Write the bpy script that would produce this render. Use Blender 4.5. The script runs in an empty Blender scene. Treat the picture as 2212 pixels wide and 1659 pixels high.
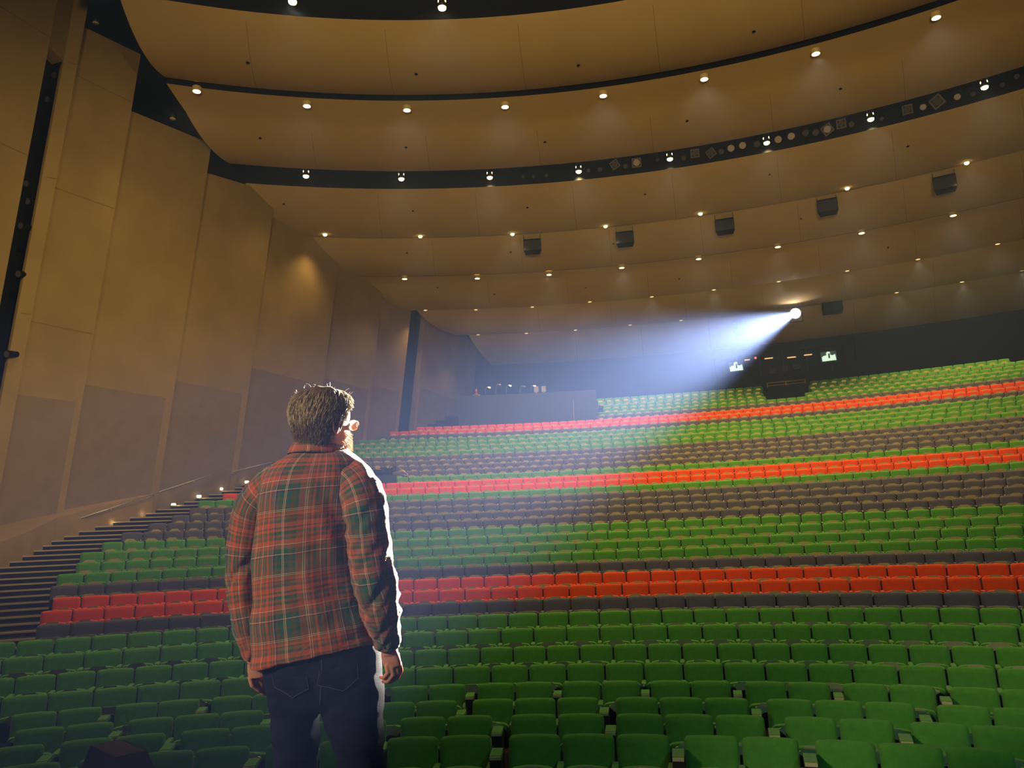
import bpy, math, random
from mathutils import Vector, Matrix, noise
random.seed(7)
S = bpy.context.scene
COL = S.collection
PI = math.pi

# ------------------------------------------------------------------ camera
# World: origin = centre of the seating arcs, +Y = hall axis towards the rear, Z 0 = stage floor (metres)
PITCH, ROLL, ALPHA, FPX = 0.192360, 0.040003, math.radians(19.668740), 1668.6
CAM = Vector((-0.1085, 4.505, 1.33))
def _turn(v):
    ca, sa = math.cos(ALPHA), math.sin(ALPHA)
    return Vector((v[0]*ca - v[1]*sa, v[0]*sa + v[1]*ca, v[2]))
_cp, _sp, _c, _s = math.cos(PITCH), math.sin(PITCH), math.cos(ROLL), math.sin(ROLL)
_F0 = Vector((0, _cp, _sp)); _U0 = Vector((0, -_sp, _cp)); _R0 = Vector((1, 0, 0))
F = _turn(_F0); RT = _turn(_R0*_c - _U0*_s); UP = _turn(_U0*_c + _R0*_s)
cam_data = bpy.data.cameras.new('camera'); cam = bpy.data.objects.new('camera', cam_data); COL.objects.link(cam)
m = Matrix.Identity(4)
for i in range(3):
    m[i][0] = RT[i]; m[i][1] = UP[i]; m[i][2] = -F[i]; m[i][3] = CAM[i]
cam.matrix_world = m
cam_data.sensor_width = 36; cam_data.sensor_fit = 'HORIZONTAL'; cam_data.lens = FPX/2212*36
cam_data.clip_start = 0.05; cam_data.clip_end = 300
S.camera = cam
def ray(x, y): return F + RT*((x-1106)/FPX) - UP*((y-829.5)/FPX)
def at_depth(x, y, d): return CAM + ray(x, y)*d
def at_lateral(x, y, X): d = ray(x, y); return CAM + d*((X-CAM.x)/d.x)
def at_height(x, y, z): d = ray(x, y); return CAM + d*((z-CAM.z)/d.z)
def on_ring(x, y, R):
    d = ray(x, y); a = d.x**2+d.y**2; b = 2*(d.x*CAM.x+d.y*CAM.y); c = CAM.x**2+CAM.y**2-R*R
    return CAM + d*((-b+math.sqrt(b*b-4*a*c))/2/a)
def to_px(P):
    q = P-CAM; d = q.dot(F)
    return (1106+FPX*q.dot(RT)/d, 829.5-FPX*q.dot(UP)/d, d)
def pol(az, R, z=0.0): return Vector((R*math.sin(az), R*math.cos(az), z))
HZ0, HZ1, HD, HG = 0, 20, 0.0046, 0.42         # haze: floor, top, density, forward scattering

# ------------------------------------------------------------------ world, exposure, big lights
w = bpy.data.worlds.new('world'); S.world = w; w.use_nodes = True
w.node_tree.nodes['Background'].inputs[0].default_value = (0.012, 0.013, 0.018, 1)
w.node_tree.nodes['Background'].inputs[1].default_value = 0.25
vs = S.view_settings
S.display_settings.display_device = 'sRGB'
vs.view_transform = 'Standard'; vs.look = 'None'; vs.gamma = 1; vs.use_curve_mapping = False; vs.exposure = 0.2
S.cycles.max_bounces = 4; S.cycles.diffuse_bounces = 2; S.cycles.glossy_bounces = 2; S.cycles.use_adaptive_sampling = True; S.cycles.adaptive_threshold = 0.08; S.cycles.volume_bounces = 0
S.cycles.transmission_bounces = 4; S.cycles.transparent_max_bounces = 8
S.cycles.sample_clamp_indirect = 4.0; S.cycles.sample_clamp_direct = 0.0
def light(name, kind, loc, target, power, color, **kw):
    L = bpy.data.lights.new(name, kind); L.energy = power; L.color = color
    for k, v in kw.items(): setattr(L, k, v)
    o = bpy.data.objects.new(name, L); COL.objects.link(o); o.location = loc
    d = Vector(target)-Vector(loc)
    o.rotation_euler = d.to_track_quat('-Z', 'Y').to_euler()
    return o
WARM = (1.0, 0.70, 0.30)
SPOT = at_depth(1718, 677, 47.0)   # refined: in front of the last ceiling shell
MAN_T = at_depth(722, 1100, 2.6)
light('follow_spot_beam', 'SPOT', SPOT, MAN_T, 3700000, (1.0, 0.93, 0.86), spot_size=math.radians(1.75), spot_blend=1.0, shadow_soft_size=0.10)
light('stage_wash_ceiling', 'SPOT', (3, -6, 4.0), (-5, 30, 19), 19500, (1.0, 0.70, 0.27), spot_size=math.radians(66), spot_blend=1.0, shadow_soft_size=1.2)
light('stage_wash_side', 'SPOT', (9, -1, 3.5), (-21.8, 21.6, 9), 20000, (1.0, 0.74, 0.34), spot_size=math.radians(30), spot_blend=1.0, shadow_soft_size=0.25)
light('stage_work_light', 'SPOT', (-5.5, -1.0, 4.5), at_depth(690, 1150, 2.6), 2500, (1.0, 0.80, 0.58), spot_size=math.radians(22), spot_blend=0.9, shadow_soft_size=0.6)
light('added_cool_fill', 'SPOT', (6, 1, 6.5), (4.5, 13, -1), 800, (0.20, 0.80, 0.85), spot_size=math.radians(85), spot_blend=1.0, shadow_soft_size=0.6)  # unseen fill light, added to tint the front rows teal
HOUSE_W = 1250.0

# ------------------------------------------------------------------ materials
def mat(name, base, rough=0.7, metal=0.0, emit=None, emit_s=0.0, sheen=0.0, noise_amt=0.0, noise_scale=8.0, bump=0.0, bump_scale=200.0, spec=0.5, coord='Object'):
    M = bpy.data.materials.new(name); M.use_nodes = True
    nt = M.node_tree; b = nt.nodes['Principled BSDF']
    b.inputs['Base Color'].default_value = (*base, 1); b.inputs['Roughness'].default_value = rough
    b.inputs['Metallic'].default_value = metal; b.inputs['Specular IOR Level'].default_value = spec
    if sheen: b.inputs['Sheen Weight'].default_value = sheen; b.inputs['Sheen Roughness'].default_value = 0.5
    if emit: b.inputs['Emission Color'].default_value = (*emit, 1); b.inputs['Emission Strength'].default_value = emit_s
    if noise_amt or bump:
        tc = nt.nodes.new('ShaderNodeTexCoord')
    if noise_amt:
        n = nt.nodes.new('ShaderNodeTexNoise'); n.inputs['Scale'].default_value = noise_scale; n.inputs['Detail'].default_value = 5
        nt.links.new(tc.outputs[coord], n.inputs['Vector'])
        r = nt.nodes.new('ShaderNodeMapRange'); r.inputs[1].default_value = 0.3; r.inputs[2].default_value = 0.7
        r.inputs[3].default_value = 1-noise_amt; r.inputs[4].default_value = 1+noise_amt
        nt.links.new(n.outputs['Fac'], r.inputs[0])
        mx = nt.nodes.new('ShaderNodeVectorMath'); mx.operation = 'SCALE'; mx.inputs[0].default_value = base
        nt.links.new(r.outputs[0], mx.inputs['Scale']); nt.links.new(mx.outputs[0], b.inputs['Base Color'])
    if bump:
        n2 = nt.nodes.new('ShaderNodeTexNoise'); n2.inputs['Scale'].default_value = bump_scale; n2.inputs['Detail'].default_value = 3
        nt.links.new(tc.outputs[coord], n2.inputs['Vector'])
        bp = nt.nodes.new('ShaderNodeBump'); bp.inputs['Strength'].default_value = bump; bp.inputs['Distance'].default_value = 0.01
        nt.links.new(n2.outputs['Fac'], bp.inputs['Height']); nt.links.new(bp.outputs[0], b.inputs['Normal'])
    return M
M = {}
M['green'] = mat('green_upholstery', (0.085, 0.29, 0.042), 0.9, sheen=0.15, noise_amt=0.10, noise_scale=14, bump=0.3, bump_scale=300, spec=0.2)
M['red'] = mat('red_upholstery', (0.70, 0.078, 0.018), 0.9, sheen=0.1, noise_amt=0.08, noise_scale=14, bump=0.3, bump_scale=300, spec=0.2)
M['grey'] = mat('charcoal_upholstery', (0.100, 0.102, 0.155), 0.9, sheen=0.1, noise_amt=0.10, noise_scale=14, bump=0.3, bump_scale=300, spec=0.2)
M['post'] = mat('dark_seat_metal', (0.02, 0.022, 0.018), 0.45, spec=0.5)
M['pan'] = mat('polished_seat_edge', (0.92, 0.80, 0.42), 0.30, metal=0.25)  # bright base colour stands in for gold glints along the edge
M['gold'] = mat('pale_gold_trim', (0.80, 0.68, 0.40), 0.35, metal=0.3)
M['cap'] = mat('ivory_metal', (0.75, 0.70, 0.55), 0.3, metal=0.2)
M['carpet'] = mat('dark_carpet', (0.022, 0.018, 0.016), 0.95, noise_amt=0.3, noise_scale=6, spec=0.1)
M['stage'] = mat('stage_black', (0.012, 0.012, 0.013), 0.6, noise_amt=0.3, noise_scale=3)
M['nosing'] = mat('pale_nosing', (0.50, 0.42, 0.26), 0.6)
M['ceil'] = mat('plaster_ceiling', (0.55, 0.42, 0.22), 0.85, noise_amt=0.05, noise_scale=0.6, spec=0.2)
M['wall'] = mat('wall_plaster', (0.32, 0.235, 0.115), 0.85, noise_amt=0.10, noise_scale=0.7, bump=0.15, bump_scale=6, spec=0.2)
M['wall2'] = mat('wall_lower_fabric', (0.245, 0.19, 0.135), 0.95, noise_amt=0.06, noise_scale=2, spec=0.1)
M['black'] = mat('matte_black', (0.006, 0.007, 0.010), 0.9, spec=0.1)
M['navy'] = mat('dark_rear_wall', (0.010, 0.011, 0.020), 0.9, noise_amt=0.4, noise_scale=0.6, spec=0.1)
M['block'] = mat('dark_blue_platform', (0.045, 0.055, 0.085), 0.85)
M['metal'] = mat('brushed_metal', (0.55, 0.52, 0.48), 0.35, metal=0.9)
M['speaker'] = mat('speaker_grille', (0.020, 0.022, 0.032), 0.6, noise_amt=0.2, noise_scale=60)
M['lamp'] = mat('lamp_glow', (1, 0.8, 0.4), 0.5, emit=(1.0, 0.72, 0.30), emit_s=7)
M['lamp_far'] = mat('lamp_glow_soft', (1, 0.8, 0.4), 0.5, emit=(1.0, 0.75, 0.36), emit_s=0.9)
M['lamprim'] = mat('lamp_trim', (0.6, 0.5, 0.3), 0.4)
M['step'] = mat('step_light_glow', (1, 0.85, 0.5), 0.5, emit=(1.0, 0.84, 0.48), emit_s=2.5)
M['brass'] = mat('brass_rail', (0.75, 0.52, 0.22), 0.3, metal=1.0)
M['spot'] = mat('spot_lens_glow', (1, 1, 1), 0.5, emit=(1.0, 0.93, 0.85), emit_s=60)
M['frame'] = mat('colour_frame_metal', (0.11, 0.10, 0.10), 0.5)
M['lens'] = mat('fixture_lens', (0.075, 0.07, 0.09), 0.25, spec=0.7)
M['lens2'] = mat('fixture_lens_pale', (0.42, 0.37, 0.44), 0.3, spec=0.7)

# ------------------------------------------------------------------ helpers
def mesh(name, verts, faces, mats, parent=None, smooth=False, midx=None, uvs=None):
    me = bpy.data.meshes.new(name); me.from_pydata([tuple(v) for v in verts], [], faces)
    if not isinstance(mats, (list, tuple)): mats = [mats]
    for x in mats: me.materials.append(x)
    if midx: me.polygons.foreach_set('material_index', midx)
    if smooth: me.polygons.foreach_set('use_smooth', [True]*len(me.polygons))
    if uvs:
        ul = me.uv_layers.new(name='UVMap')
        for p in me.polygons:
            for li, vi in zip(p.loop_indices, p.vertices): ul.data[li].uv = uvs[vi] if not isinstance(uvs, dict) else uvs[(p.index, vi)]
    me.update()
    o = bpy.data.objects.new(name, me); COL.objects.link(o)
    if parent: o.parent = parent
    return o
def empty(name, loc, rz=0.0):
    o = bpy.data.objects.new(name, None); COL.objects.link(o); o.empty_display_size = 0.1
    o.location = loc; o.rotation_euler = (0, 0, rz); return o
def tag(o, label=None, cat=None, group=None, kind=None):
    if label: o['label'] = label
    if cat: o['category'] = cat
    if group: o['group'] = group
    if kind: o['kind'] = kind
    return o
class MB:
    def __init__(s): s.v = []; s.f = []; s.m = []
    def add(s, v, f, mi=0):
        n = len(s.v); s.v += [Vector(x) for x in v]; s.f += [tuple(i+n for i in q) for q in f]; s.m += [mi]*len(f); return s
    def box(s, a, b, mi=0, M4=None):
        v = [Vector((x, y, z)) for x in (a[0], b[0]) for y in (a[1], b[1]) for z in (a[2], b[2])]
        if M4 is not None: v = [M4 @ p for p in v]
        return s.add(v, [(0,1,3,2),(4,6,7,5),(0,4,5,1),(2,3,7,6),(0,2,6,4),(1,5,7,3)], mi)
    def tube(s, pts, r, n=8, mi=0, cap=True):
        pts = [Vector(p) for p in pts]; rs = r if isinstance(r, (list, tuple)) else [r]*len(pts)
        rings = []; prev = None
        for i, p in enumerate(pts):
            t = (pts[min(i+1, len(pts)-1)]-pts[max(i-1, 0)]).normalized()
            u = prev - t*prev.dot(t) if prev is not None else t.orthogonal()
            if u.length < 1e-6: u = t.orthogonal()
            u.normalize(); prev = u; w_ = t.cross(u)
            rings.append([p+u*math.cos(2*PI*k/n)*rs[i]+w_*math.sin(2*PI*k/n)*rs[i] for k in range(n)])
        return s.rings(rings, mi, cap)
    def rings(s, rings, mi=0, cap=True):
        n = len(rings[0]); v = [p for r in rings for p in r]; f = []
        for i in range(len(rings)-1):
            for k in range(n):
                a, b = i*n+k, i*n+(k+1) % n
                f.append((a, b, b+n, a+n))
        if cap:
            f.append(tuple(reversed(range(n)))); f.append(tuple(range((len(rings)-1)*n, len(rings)*n)))
        return s.add(v, f, mi)
    def disc(s, c, nrm, r, n=16, mi=0, ry=None):
        nrm = Vector(nrm).normalized(); u = nrm.orthogonal().normalized(); w_ = nrm.cross(u)
        v = [Vector(c)+u*math.cos(2*PI*k/n)*r+w_*math.sin(2*PI*k/n)*(ry or r) for k in range(n)]
        return s.add(v, [tuple(range(n))], mi)
    def build(s, name, mats, parent=None, smooth=False): return mesh(name, s.v, s.f, mats, parent, smooth, s.m)
def arc(a0, a1, step=0.012):
    n = max(2, int((a1-a0)/step)+1); return [a0+(a1-a0)*i/(n-1) for i in range(n)]
def sweep(profile, az, closed=False):
    """profile [(R,z)] swept over the azimuths; returns verts, faces"""
    v = [pol(a, R, z) for a in az for R, z in profile]; n = len(profile); f = []
    for i in range(len(az)-1):
        for k in range(n if closed else n-1):
            j = (k+1) % n; f.append((i*n+k, (i+1)*n+k, (i+1)*n+j, i*n+j))
    if closed:
        f.append(tuple(range(n))); f.append(tuple(reversed(range((len(az)-1)*n, len(az)*n))))
    return v, f
def autosmooth(o, ang=0.6):
    me = o.data; me.polygons.foreach_set('use_smooth', [True]*len(me.polygons))
    try: me.set_sharp_from_angle(angle=ang)
    except Exception: pass
    return o

# ------------------------------------------------------------------ seating geometry
RR = [12.58,13.6,14.63,15.65,16.68,17.7,18.73,19.75,20.75,21.85,22.98,24.12,25.25,26.38,27.51,28.64,29.78,30.91,32.04,33.17,34.31,35.44,36.54,37.64,38.74,39.84,40.94,42.03,43.13,44.23,45.33,46.43,47.53,48.63,49.74,50.85,51.96,53.07,54.18,55.29,56.4]
ZT = [-0.66,-0.69,-0.72,-0.71,-0.64,-0.51,-0.34,-0.18,-0.0,0.18,0.37,0.58,0.81,1.05,1.3,1.56,1.84,2.12,2.4,2.68,2.99,3.3,3.61,3.93,4.26,4.59,4.92,5.25,5.6,5.96,6.31,6.67,7.03,7.41,7.78,8.16,8.54,8.93,9.32,9.73,10.15]
SEATH = 0.86
FL = [z-SEATH for z in ZT]
SEAM = {5:(-0.08133,0.577),6:(-0.0867,0.549),7:(-0.09981,0.589),8:(-0.10776,0.584),9:(-0.08787,0.573),10:(-0.09834,0.574),11:(-0.10187,0.553),12:(-0.10908,0.561),13:(-0.09424,0.581),14:(-0.09883,0.573),15:(-0.0898,0.588),16:(-0.09818,0.554),17:(-0.09965,0.581),18:(-0.09059,0.556),19:(-0.07634,0.555),20:(-0.09519,0.577),21:(-0.09982,0.586),22:(-0.09433,0.553),23:(-0.09458,0.568),24:(-0.10046,0.587),25:(-0.08971,0.578),26:(-0.10021,0.549),27:(-0.09292,0.537),28:(-0.0927,0.537),29:(-0.09469,0.547),30:(-0.09474,0.571),31:(-0.08991,0.548),32:(-0.08915,0.54),33:(-0.08892,0.537),34:(-0.08763,0.551),35:(-0.09155,0.528),36:(-0.08716,0.548),37:(-0.08694,0.556),38:(-0.08514,0.55),39:(-0.08648,0.554),40:(-0.08624,0.55),41:(-0.08599,0.571)}
LEFT_END = {9:-42.2,10:-42.0,11:-41.6,12:-41.9,13:-42.0,14:-42.3,15:-41.8,16:-40.7,17:-40.9,18:-39.1,19:-38.5,20:-37.7,21:-37.0,22:-35.9,23:-34.7,24:-25.1,25:-25.3,26:-25.3,27:-31.5,28:-30.8,29:-30.1,30:-29.4,31:-28.8,32:-28.2,33:-27.2,34:-26.8,35:-25.0}
def row_color(i):
    if i in (10, 11, 22, 23, 34, 35): return 'red'
    if i in (9, 12, 17, 18, 19, 20, 25, 26, 27, 28, 33, 36): return 'grey'
    return 'green'
def left_end(i):
    if i <= 8: return -44.5
    if i >= 36: return -12.3
    return LEFT_END[i]
FRONT = {1:[-3.79,-3.25,None,-3.10,-2.57,-2.05,None,-1.38,-0.87,None,-0.19,0.35,0.89],
         2:[-4.70,-4.17,None,-3.44,-2.91,None,-2.26,-1.71,-1.16,None,-0.48,0.05,None,0.72,1.25],
         3:[-5.59,None,-5.00,None,-4.29,-3.76,-3.22,None,-2.49,-1.94,None,-1.38],
         4:[]}
def front_groups(i):
    """groups of seats (start arc length, number) in the four front rows, where short gaps with wide armrests part the seats"""
    known = {1:[(-4.33,2),(-3.10,3),(-1.38,2),(-0.19,3)], 2:[(-4.70,2),(-3.44,2),(-2.26,3),(-0.48,2),(0.72,2)],
             3:[(-5.54,2),(-4.29,3),(-2.49,2),(-1.22,1),(-0.56,3),(1.20,2)], 4:[(-5.84,2),(-4.63,2),(-3.44,2),(-2.24,2),(-1.01,2),(0.19,2),(1.39,2)]}[i]
    if i == 3: known = [(-5.54,2),(-4.29,3),(-2.49,3),(-0.70,3),(1.10,2)]
    g = list(known); wS, gap = 0.535, 0.14
    s, n = g[0]
    pat = [2, 3] if i in (1, 3) else [2, 2]
    k = 0; R = RR[i-1]
    while s > math.radians(-46)*R:
        n = pat[k % 2]; k += 1; s -= n*wS+gap; g.insert(0, (s, n))
    s, n = g[-1]; s += n*wS+gap; k = 0
    while s < math.radians(30)*R:
        nn = pat[k % 2]; k += 1; g.append((s, nn)); s += nn*wS+gap
    return g, wS

# ------------------------------------------------------------------ structure: floor, stage
az_full = arc(math.radians(-50), math.radians(46), 0.02)
prof = [(9.0, FL[0]), (RR[0]-0.72, FL[0])]
for i in range(41):
    R = RR[i]; back = (RR[i+1] if i < 40 else R+1.1)
    nxt = FL[i+1] if i < 40 else FL[i]
    edge = back-0.78 if i < 40 else R+2.0      # the riser stands just behind this row's seats
    edge = max(edge, R+0.22)
    prof += [(edge, FL[i]), (edge+0.002, nxt)]
v, f = sweep(prof, az_full)
tag(mesh('floor', v, f, M['carpet']), kind='structure')
v, f = sweep([(9.0, FL[0]), (9.0, 0.0), (8.99, 0.0), (0.5, 0.0)], az_full)
tag(mesh('floor_stage', v, f, M['stage']), kind='structure')

# aisle stairs between the rows' left ends and the side wall, two steps to a row
def AISLE_X(y):
    P_ = [(11, -15.0), (14, -17.0), (17, -18.9), (20, -20.7), (21.3, -21.25), (22.8, -22.06), (24.2, -22.5), (27, -22.65)]
    for (ya, xa), (yb, xb) in zip(P_[:-1], P_[1:]):
        if ya <= y <= yb: return xa+(xb-xa)*(y-ya)/(yb-ya)
    return -15.0 if y < 11 else -22.65
st = MB()
for i in range(1, 35):
    a1 = math.radians(left_end(i+0 if i > 8 else 9))-0.004
    if i in (24, 25, 26): a1 = math.radians(-33.5)
    R0, R1 = RR[i-1]-0.55, RR[i]-0.55
    z0, z1 = FL[i-1], FL[i]
    for h in range(2):
        ra = R0+(R1-R0)*h/2; rb = R0+(R1-R0)*(h+1)/2; z = z0+(z1-z0)*(h+1)/2+0.02
        zb = z-max(0.05, (z1-z0)/2)-0.02
        aL = None
        for q in range(300):      # walk out from the seats to the foot of the wall
            a_ = a1-0.003*q
            if rb*math.sin(a_) < AISLE_X(rb*math.cos(a_)): break
            aL = a_
        if aL is None: continue
        aL -= 0.01
        if aL >= a1: continue
        n = 6
        az = [aL+(a1-aL)*k/(n-1) for k in range(n)]
        v_, f_ = sweep([(ra, zb), (ra, z), (rb+0.02, z), (rb+0.02, zb)], az, True); st.add(v_, f_, 0)
        v_, f_ = sweep([(ra-0.012, z-0.035), (ra-0.012, z+0.006), (ra+0.05, z+0.006), (ra+0.05, z-0.035)], az, True); st.add(v_, f_, 1)
tag(st.build('floor_aisle_stairs', [M['carpet'], M['nosing']]), kind='structure')

# ------------------------------------------------------------------ structure: side wall of leaning fins
def Lat(z): return -22.62+0.135*(z-2.5)
# (near edge y, far edge y, top at near edge, top at far edge, top of lower panel, set-back of the near edge, number)
fins = [(12.0, 20.15, 21.2, 21.2, None, 0.25, 0), (21.18, 23.47, 18.5, 18.65, 6.2, 0.42, 1), (23.5, 27.37, 16.7, 17.15, 6.9, 0.45, 2), (27.4, 31.55, 16.05, 16.8, 7.7, 0.42, 3),
        (31.65, 37.0, 15.9, 16.0, 9.0, 0.38, 4), (37.0, 41.6, 15.9, 15.9, 9.5, 0.38, 5), (41.6, 45.1, 15.8, 15.8, 9.9, 0.36, 6), (47.4, 55.5, 15.8, 15.8, 10.6, 0.0, 7)]
def slab(mb, y0, y1, z0, z1, d0, d1, th=0.35, mi=0, nz=10, zt0=None, zt1=None):
    """leaning slab between y0 and y1; d0/d1 = how far each edge is set back from the wall line"""
    zt0 = z1 if zt0 is None else zt0; zt1 = z1 if zt1 is None else zt1
    rings = []
    for k in range(nz+1):
        t = k/nz; za = z0+(zt0-z0)*t; zb = z0+(zt1-z0)*t
        rings.append([Vector((Lat(za)-d0, y0, za)), Vector((Lat(zb)-d1, y1, zb)), Vector((Lat(zb)-d1-th, y1, zb)), Vector((Lat(za)-d0-th, y0, za))])
    mb.rings(rings, mi)
for y0, y1, zn, zt, zl, saw, n in fins:
    ext = 0.35 if n > 1 else 0
    mb = MB(); slab(mb, y0-ext, y1, -1.6, zt, saw, 0.0, zt0=zn)
    tag(mb.build('wall_left_fin_%d' % n if n else 'wall_left_front', M['wall']), kind='structure')
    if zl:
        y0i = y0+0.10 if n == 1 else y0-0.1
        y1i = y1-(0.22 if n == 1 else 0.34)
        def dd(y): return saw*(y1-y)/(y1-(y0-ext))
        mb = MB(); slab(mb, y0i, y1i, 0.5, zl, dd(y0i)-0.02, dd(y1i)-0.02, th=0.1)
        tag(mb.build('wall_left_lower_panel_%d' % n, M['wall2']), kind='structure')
# the bright narrow return beside the tall lighting slot, and the header over it
mb = MB(); slab(mb, 20.87, 21.19, -1.6, 19.2, 0.22, 0.0, th=0.06); slab(mb, 20.13, 20.90, 16.95, 21.2, 0.02, 0.28, th=0.5)
tag(mb.build('trim_1', M['wall']), kind='structure')
mb = MB(); slab(mb, 19.9, 21.0, -1.6, 18.0, 0.95, 0.95, th=0.2); tag(mb.build('wall_left_slot_lining', M['black']), kind='structure')
mb = MB(); slab(mb, 45.0, 47.2, 5.0, 15.8, 0.8, 0.8, th=0.2); tag(mb.build('wall_left_recess', M['navy']), kind='structure')  # navy colour paints in the shadow of the recess
mb = MB(); slab(mb, 55.3, 60, 5.0, 15.8, 0.7, 0.7, th=0.2); tag(mb.build('wall_left_rear', M['navy']), kind='structure')
mb = MB(); mb.box((-27, 8, -2), (-26.6, 66, 24))
tag(mb.build('wall_left_outer', M['black']), kind='structure')
mb = MB()      # board joints
for zj in (3.4, 8.6, 13.0, 16.9):
    slab(mb, 20.88, 21.18, zj, zj+0.035, 0.216, -0.004, th=0.02, nz=1); slab(mb, 21.2, 23.46, zj-0.1, zj-0.065, 0.414, -0.004, th=0.02, nz=1) if zj > 6.5 else None
    slab(mb, 14.0, 20.14, zj+0.3, zj+0.335, 0.18, -0.004, th=0.02, nz=1)
tag(mb.build('wall_left_joints', mat('joint_line', (0.22, 0.155, 0.07), 0.9)), kind='structure')
# plinth along the foot of the wall
PL = [(11, -15.0), (14, -17.0), (17, -18.9), (20, -20.7), (21.3, -21.25), (22.8, -22.06), (24.2, -22.35), (27, -22.42)]
def plinth_x(y):
    for (ya, xa), (yb, xb) in zip(PL[:-1], PL[1:]):
        if ya <= y <= yb: return xa+(xb-xa)*(y-ya)/(yb-ya)
    return PL[0][1] if y < PL[0][0] else PL[-1][1]
def stair_z(x, y):
    R = math.hypot(x, y)
    for i in range(40):
        if RR[i] <= R <= RR[i+1]: return FL[i]+(FL[i+1]-FL[i])*(R-RR[i])/(RR[i+1]-RR[i])
    return FL[0]
mb = MB(); rings = []
for y, x in PL:
    z = stair_z(x, y)+0.95; xw = Lat(z)-0.5
    rings.append([Vector((x, y, -1.7)), Vector((x, y, z)), Vector((min(xw, x-0.05), y, z+0.12)), Vector((min(xw, x-0.05)-0.3, y, -1.7))])
mb.rings(rings); tag(mb.build('baseboard_left', M['wall']), kind='structure')
# pale acoustic insets high on two fins
def inset(name, px, col):
    pts = [at_lateral(x, y, -22.0) for x, y in px]
    out = []
    for x, y in px:
        P = at_lateral(x, y, -22.0)
        for _ in range(6): P = at_lateral(x, y, Lat(P.z)-0.16)
        out.append(P)
    mb = MB(); n = len(out); bk = [p+Vector((-0.25, 0, 0)) for p in out]
    mb.rings([bk, [p+Vector((0.02, 0, 0)) for p in out]])
    tag(mb.build(name, col), kind='structure')
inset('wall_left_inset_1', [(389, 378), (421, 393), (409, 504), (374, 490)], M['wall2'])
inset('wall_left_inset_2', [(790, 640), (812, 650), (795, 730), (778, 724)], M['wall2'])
# right wall (mirror of the left one, outside the picture), upstage black
mb = MB()
for y0, y1, zn, zt, zl, saw, n in fins:
    rings = []
    for k in range(6):
        z = -1.6+(zt+1.6)*k/5
        rings.append([Vector((-Lat(z)+saw, y0-0.35, z)), Vector((-Lat(z)+saw+.35, y0-0.35, z)), Vector((-Lat(z)+.35, y1, z)), Vector((-Lat(z), y1, z))])
    mb.rings(rings)
tag(mb.build('wall_right', M['wall']), kind='structure')
mb = MB(); mb.box((26.6, 8, -2), (27, 66, 24))
tag(mb.build('wall_right_outer', M['black']), kind='structure')

# ------------------------------------------------------------------ structure: ceiling shells
def shell_profile(a, b, sag, lip=0.0, n=12, hook=0.0):
    (Ra, za), (Rb, zb) = a, b; pr = []
    for k in range(n+1):
        t = k/n
        bow = 4*t*(1-t)
        pr.append((Ra+(Rb-Ra)*t, za+(zb-za)*t-sag*bow*(1.0 if t < 0.5 else 1.0)))
    return pr
def zr(px, z):
    P = at_height(px[0], px[1], z); return math.hypot(P.x, P.y)
E_PTS = {'E1':((940, 42.7), 17.0), 'E2':((955, 204), 17.15), 'E3':((955, 216.5), 17.05), 'E4':((1034, 366), 16.9), 'E5':((1034, 404.4), 16.6), 'E6':((1113, 506), 15.9),
         'E7':((1260, 579.7), 15.3), 'E8':((1408, 641.5), 14.9), 'E9':((1471, 693), 14.55), 'E10':((1733, 742.7), 13.5)}
RZ = {k: (zr(p, z), z) for k, (p, z) in E_PTS.items()}
ends = {1:(253, 2, 358, 150, 'E1', 'E2'), 2:(360, 168, 496, 345, 'E3', 'E4'), 3:(530, 388, 643, 500, 'E5', 'E6'), 4:(661, 503, 762, 592, 'E6', 'E7'),
        5:(778, 599, 883, 669, 'E7', 'E8'), 6:(897, 677, 992, 723, 'E8', 'E9'), 7:(1011, 723, 1073, 794, 'E9', 'E10')}
panel_prof = {}
def az_of(P): return math.atan2(P.x, P.y)
A_R = math.radians(30)
sags = {1: 0.42, 2: 0.28, 3: 0.30, 4: 0.34, 5: 0.36, 6: 0.32, 7: 0.25}
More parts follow.
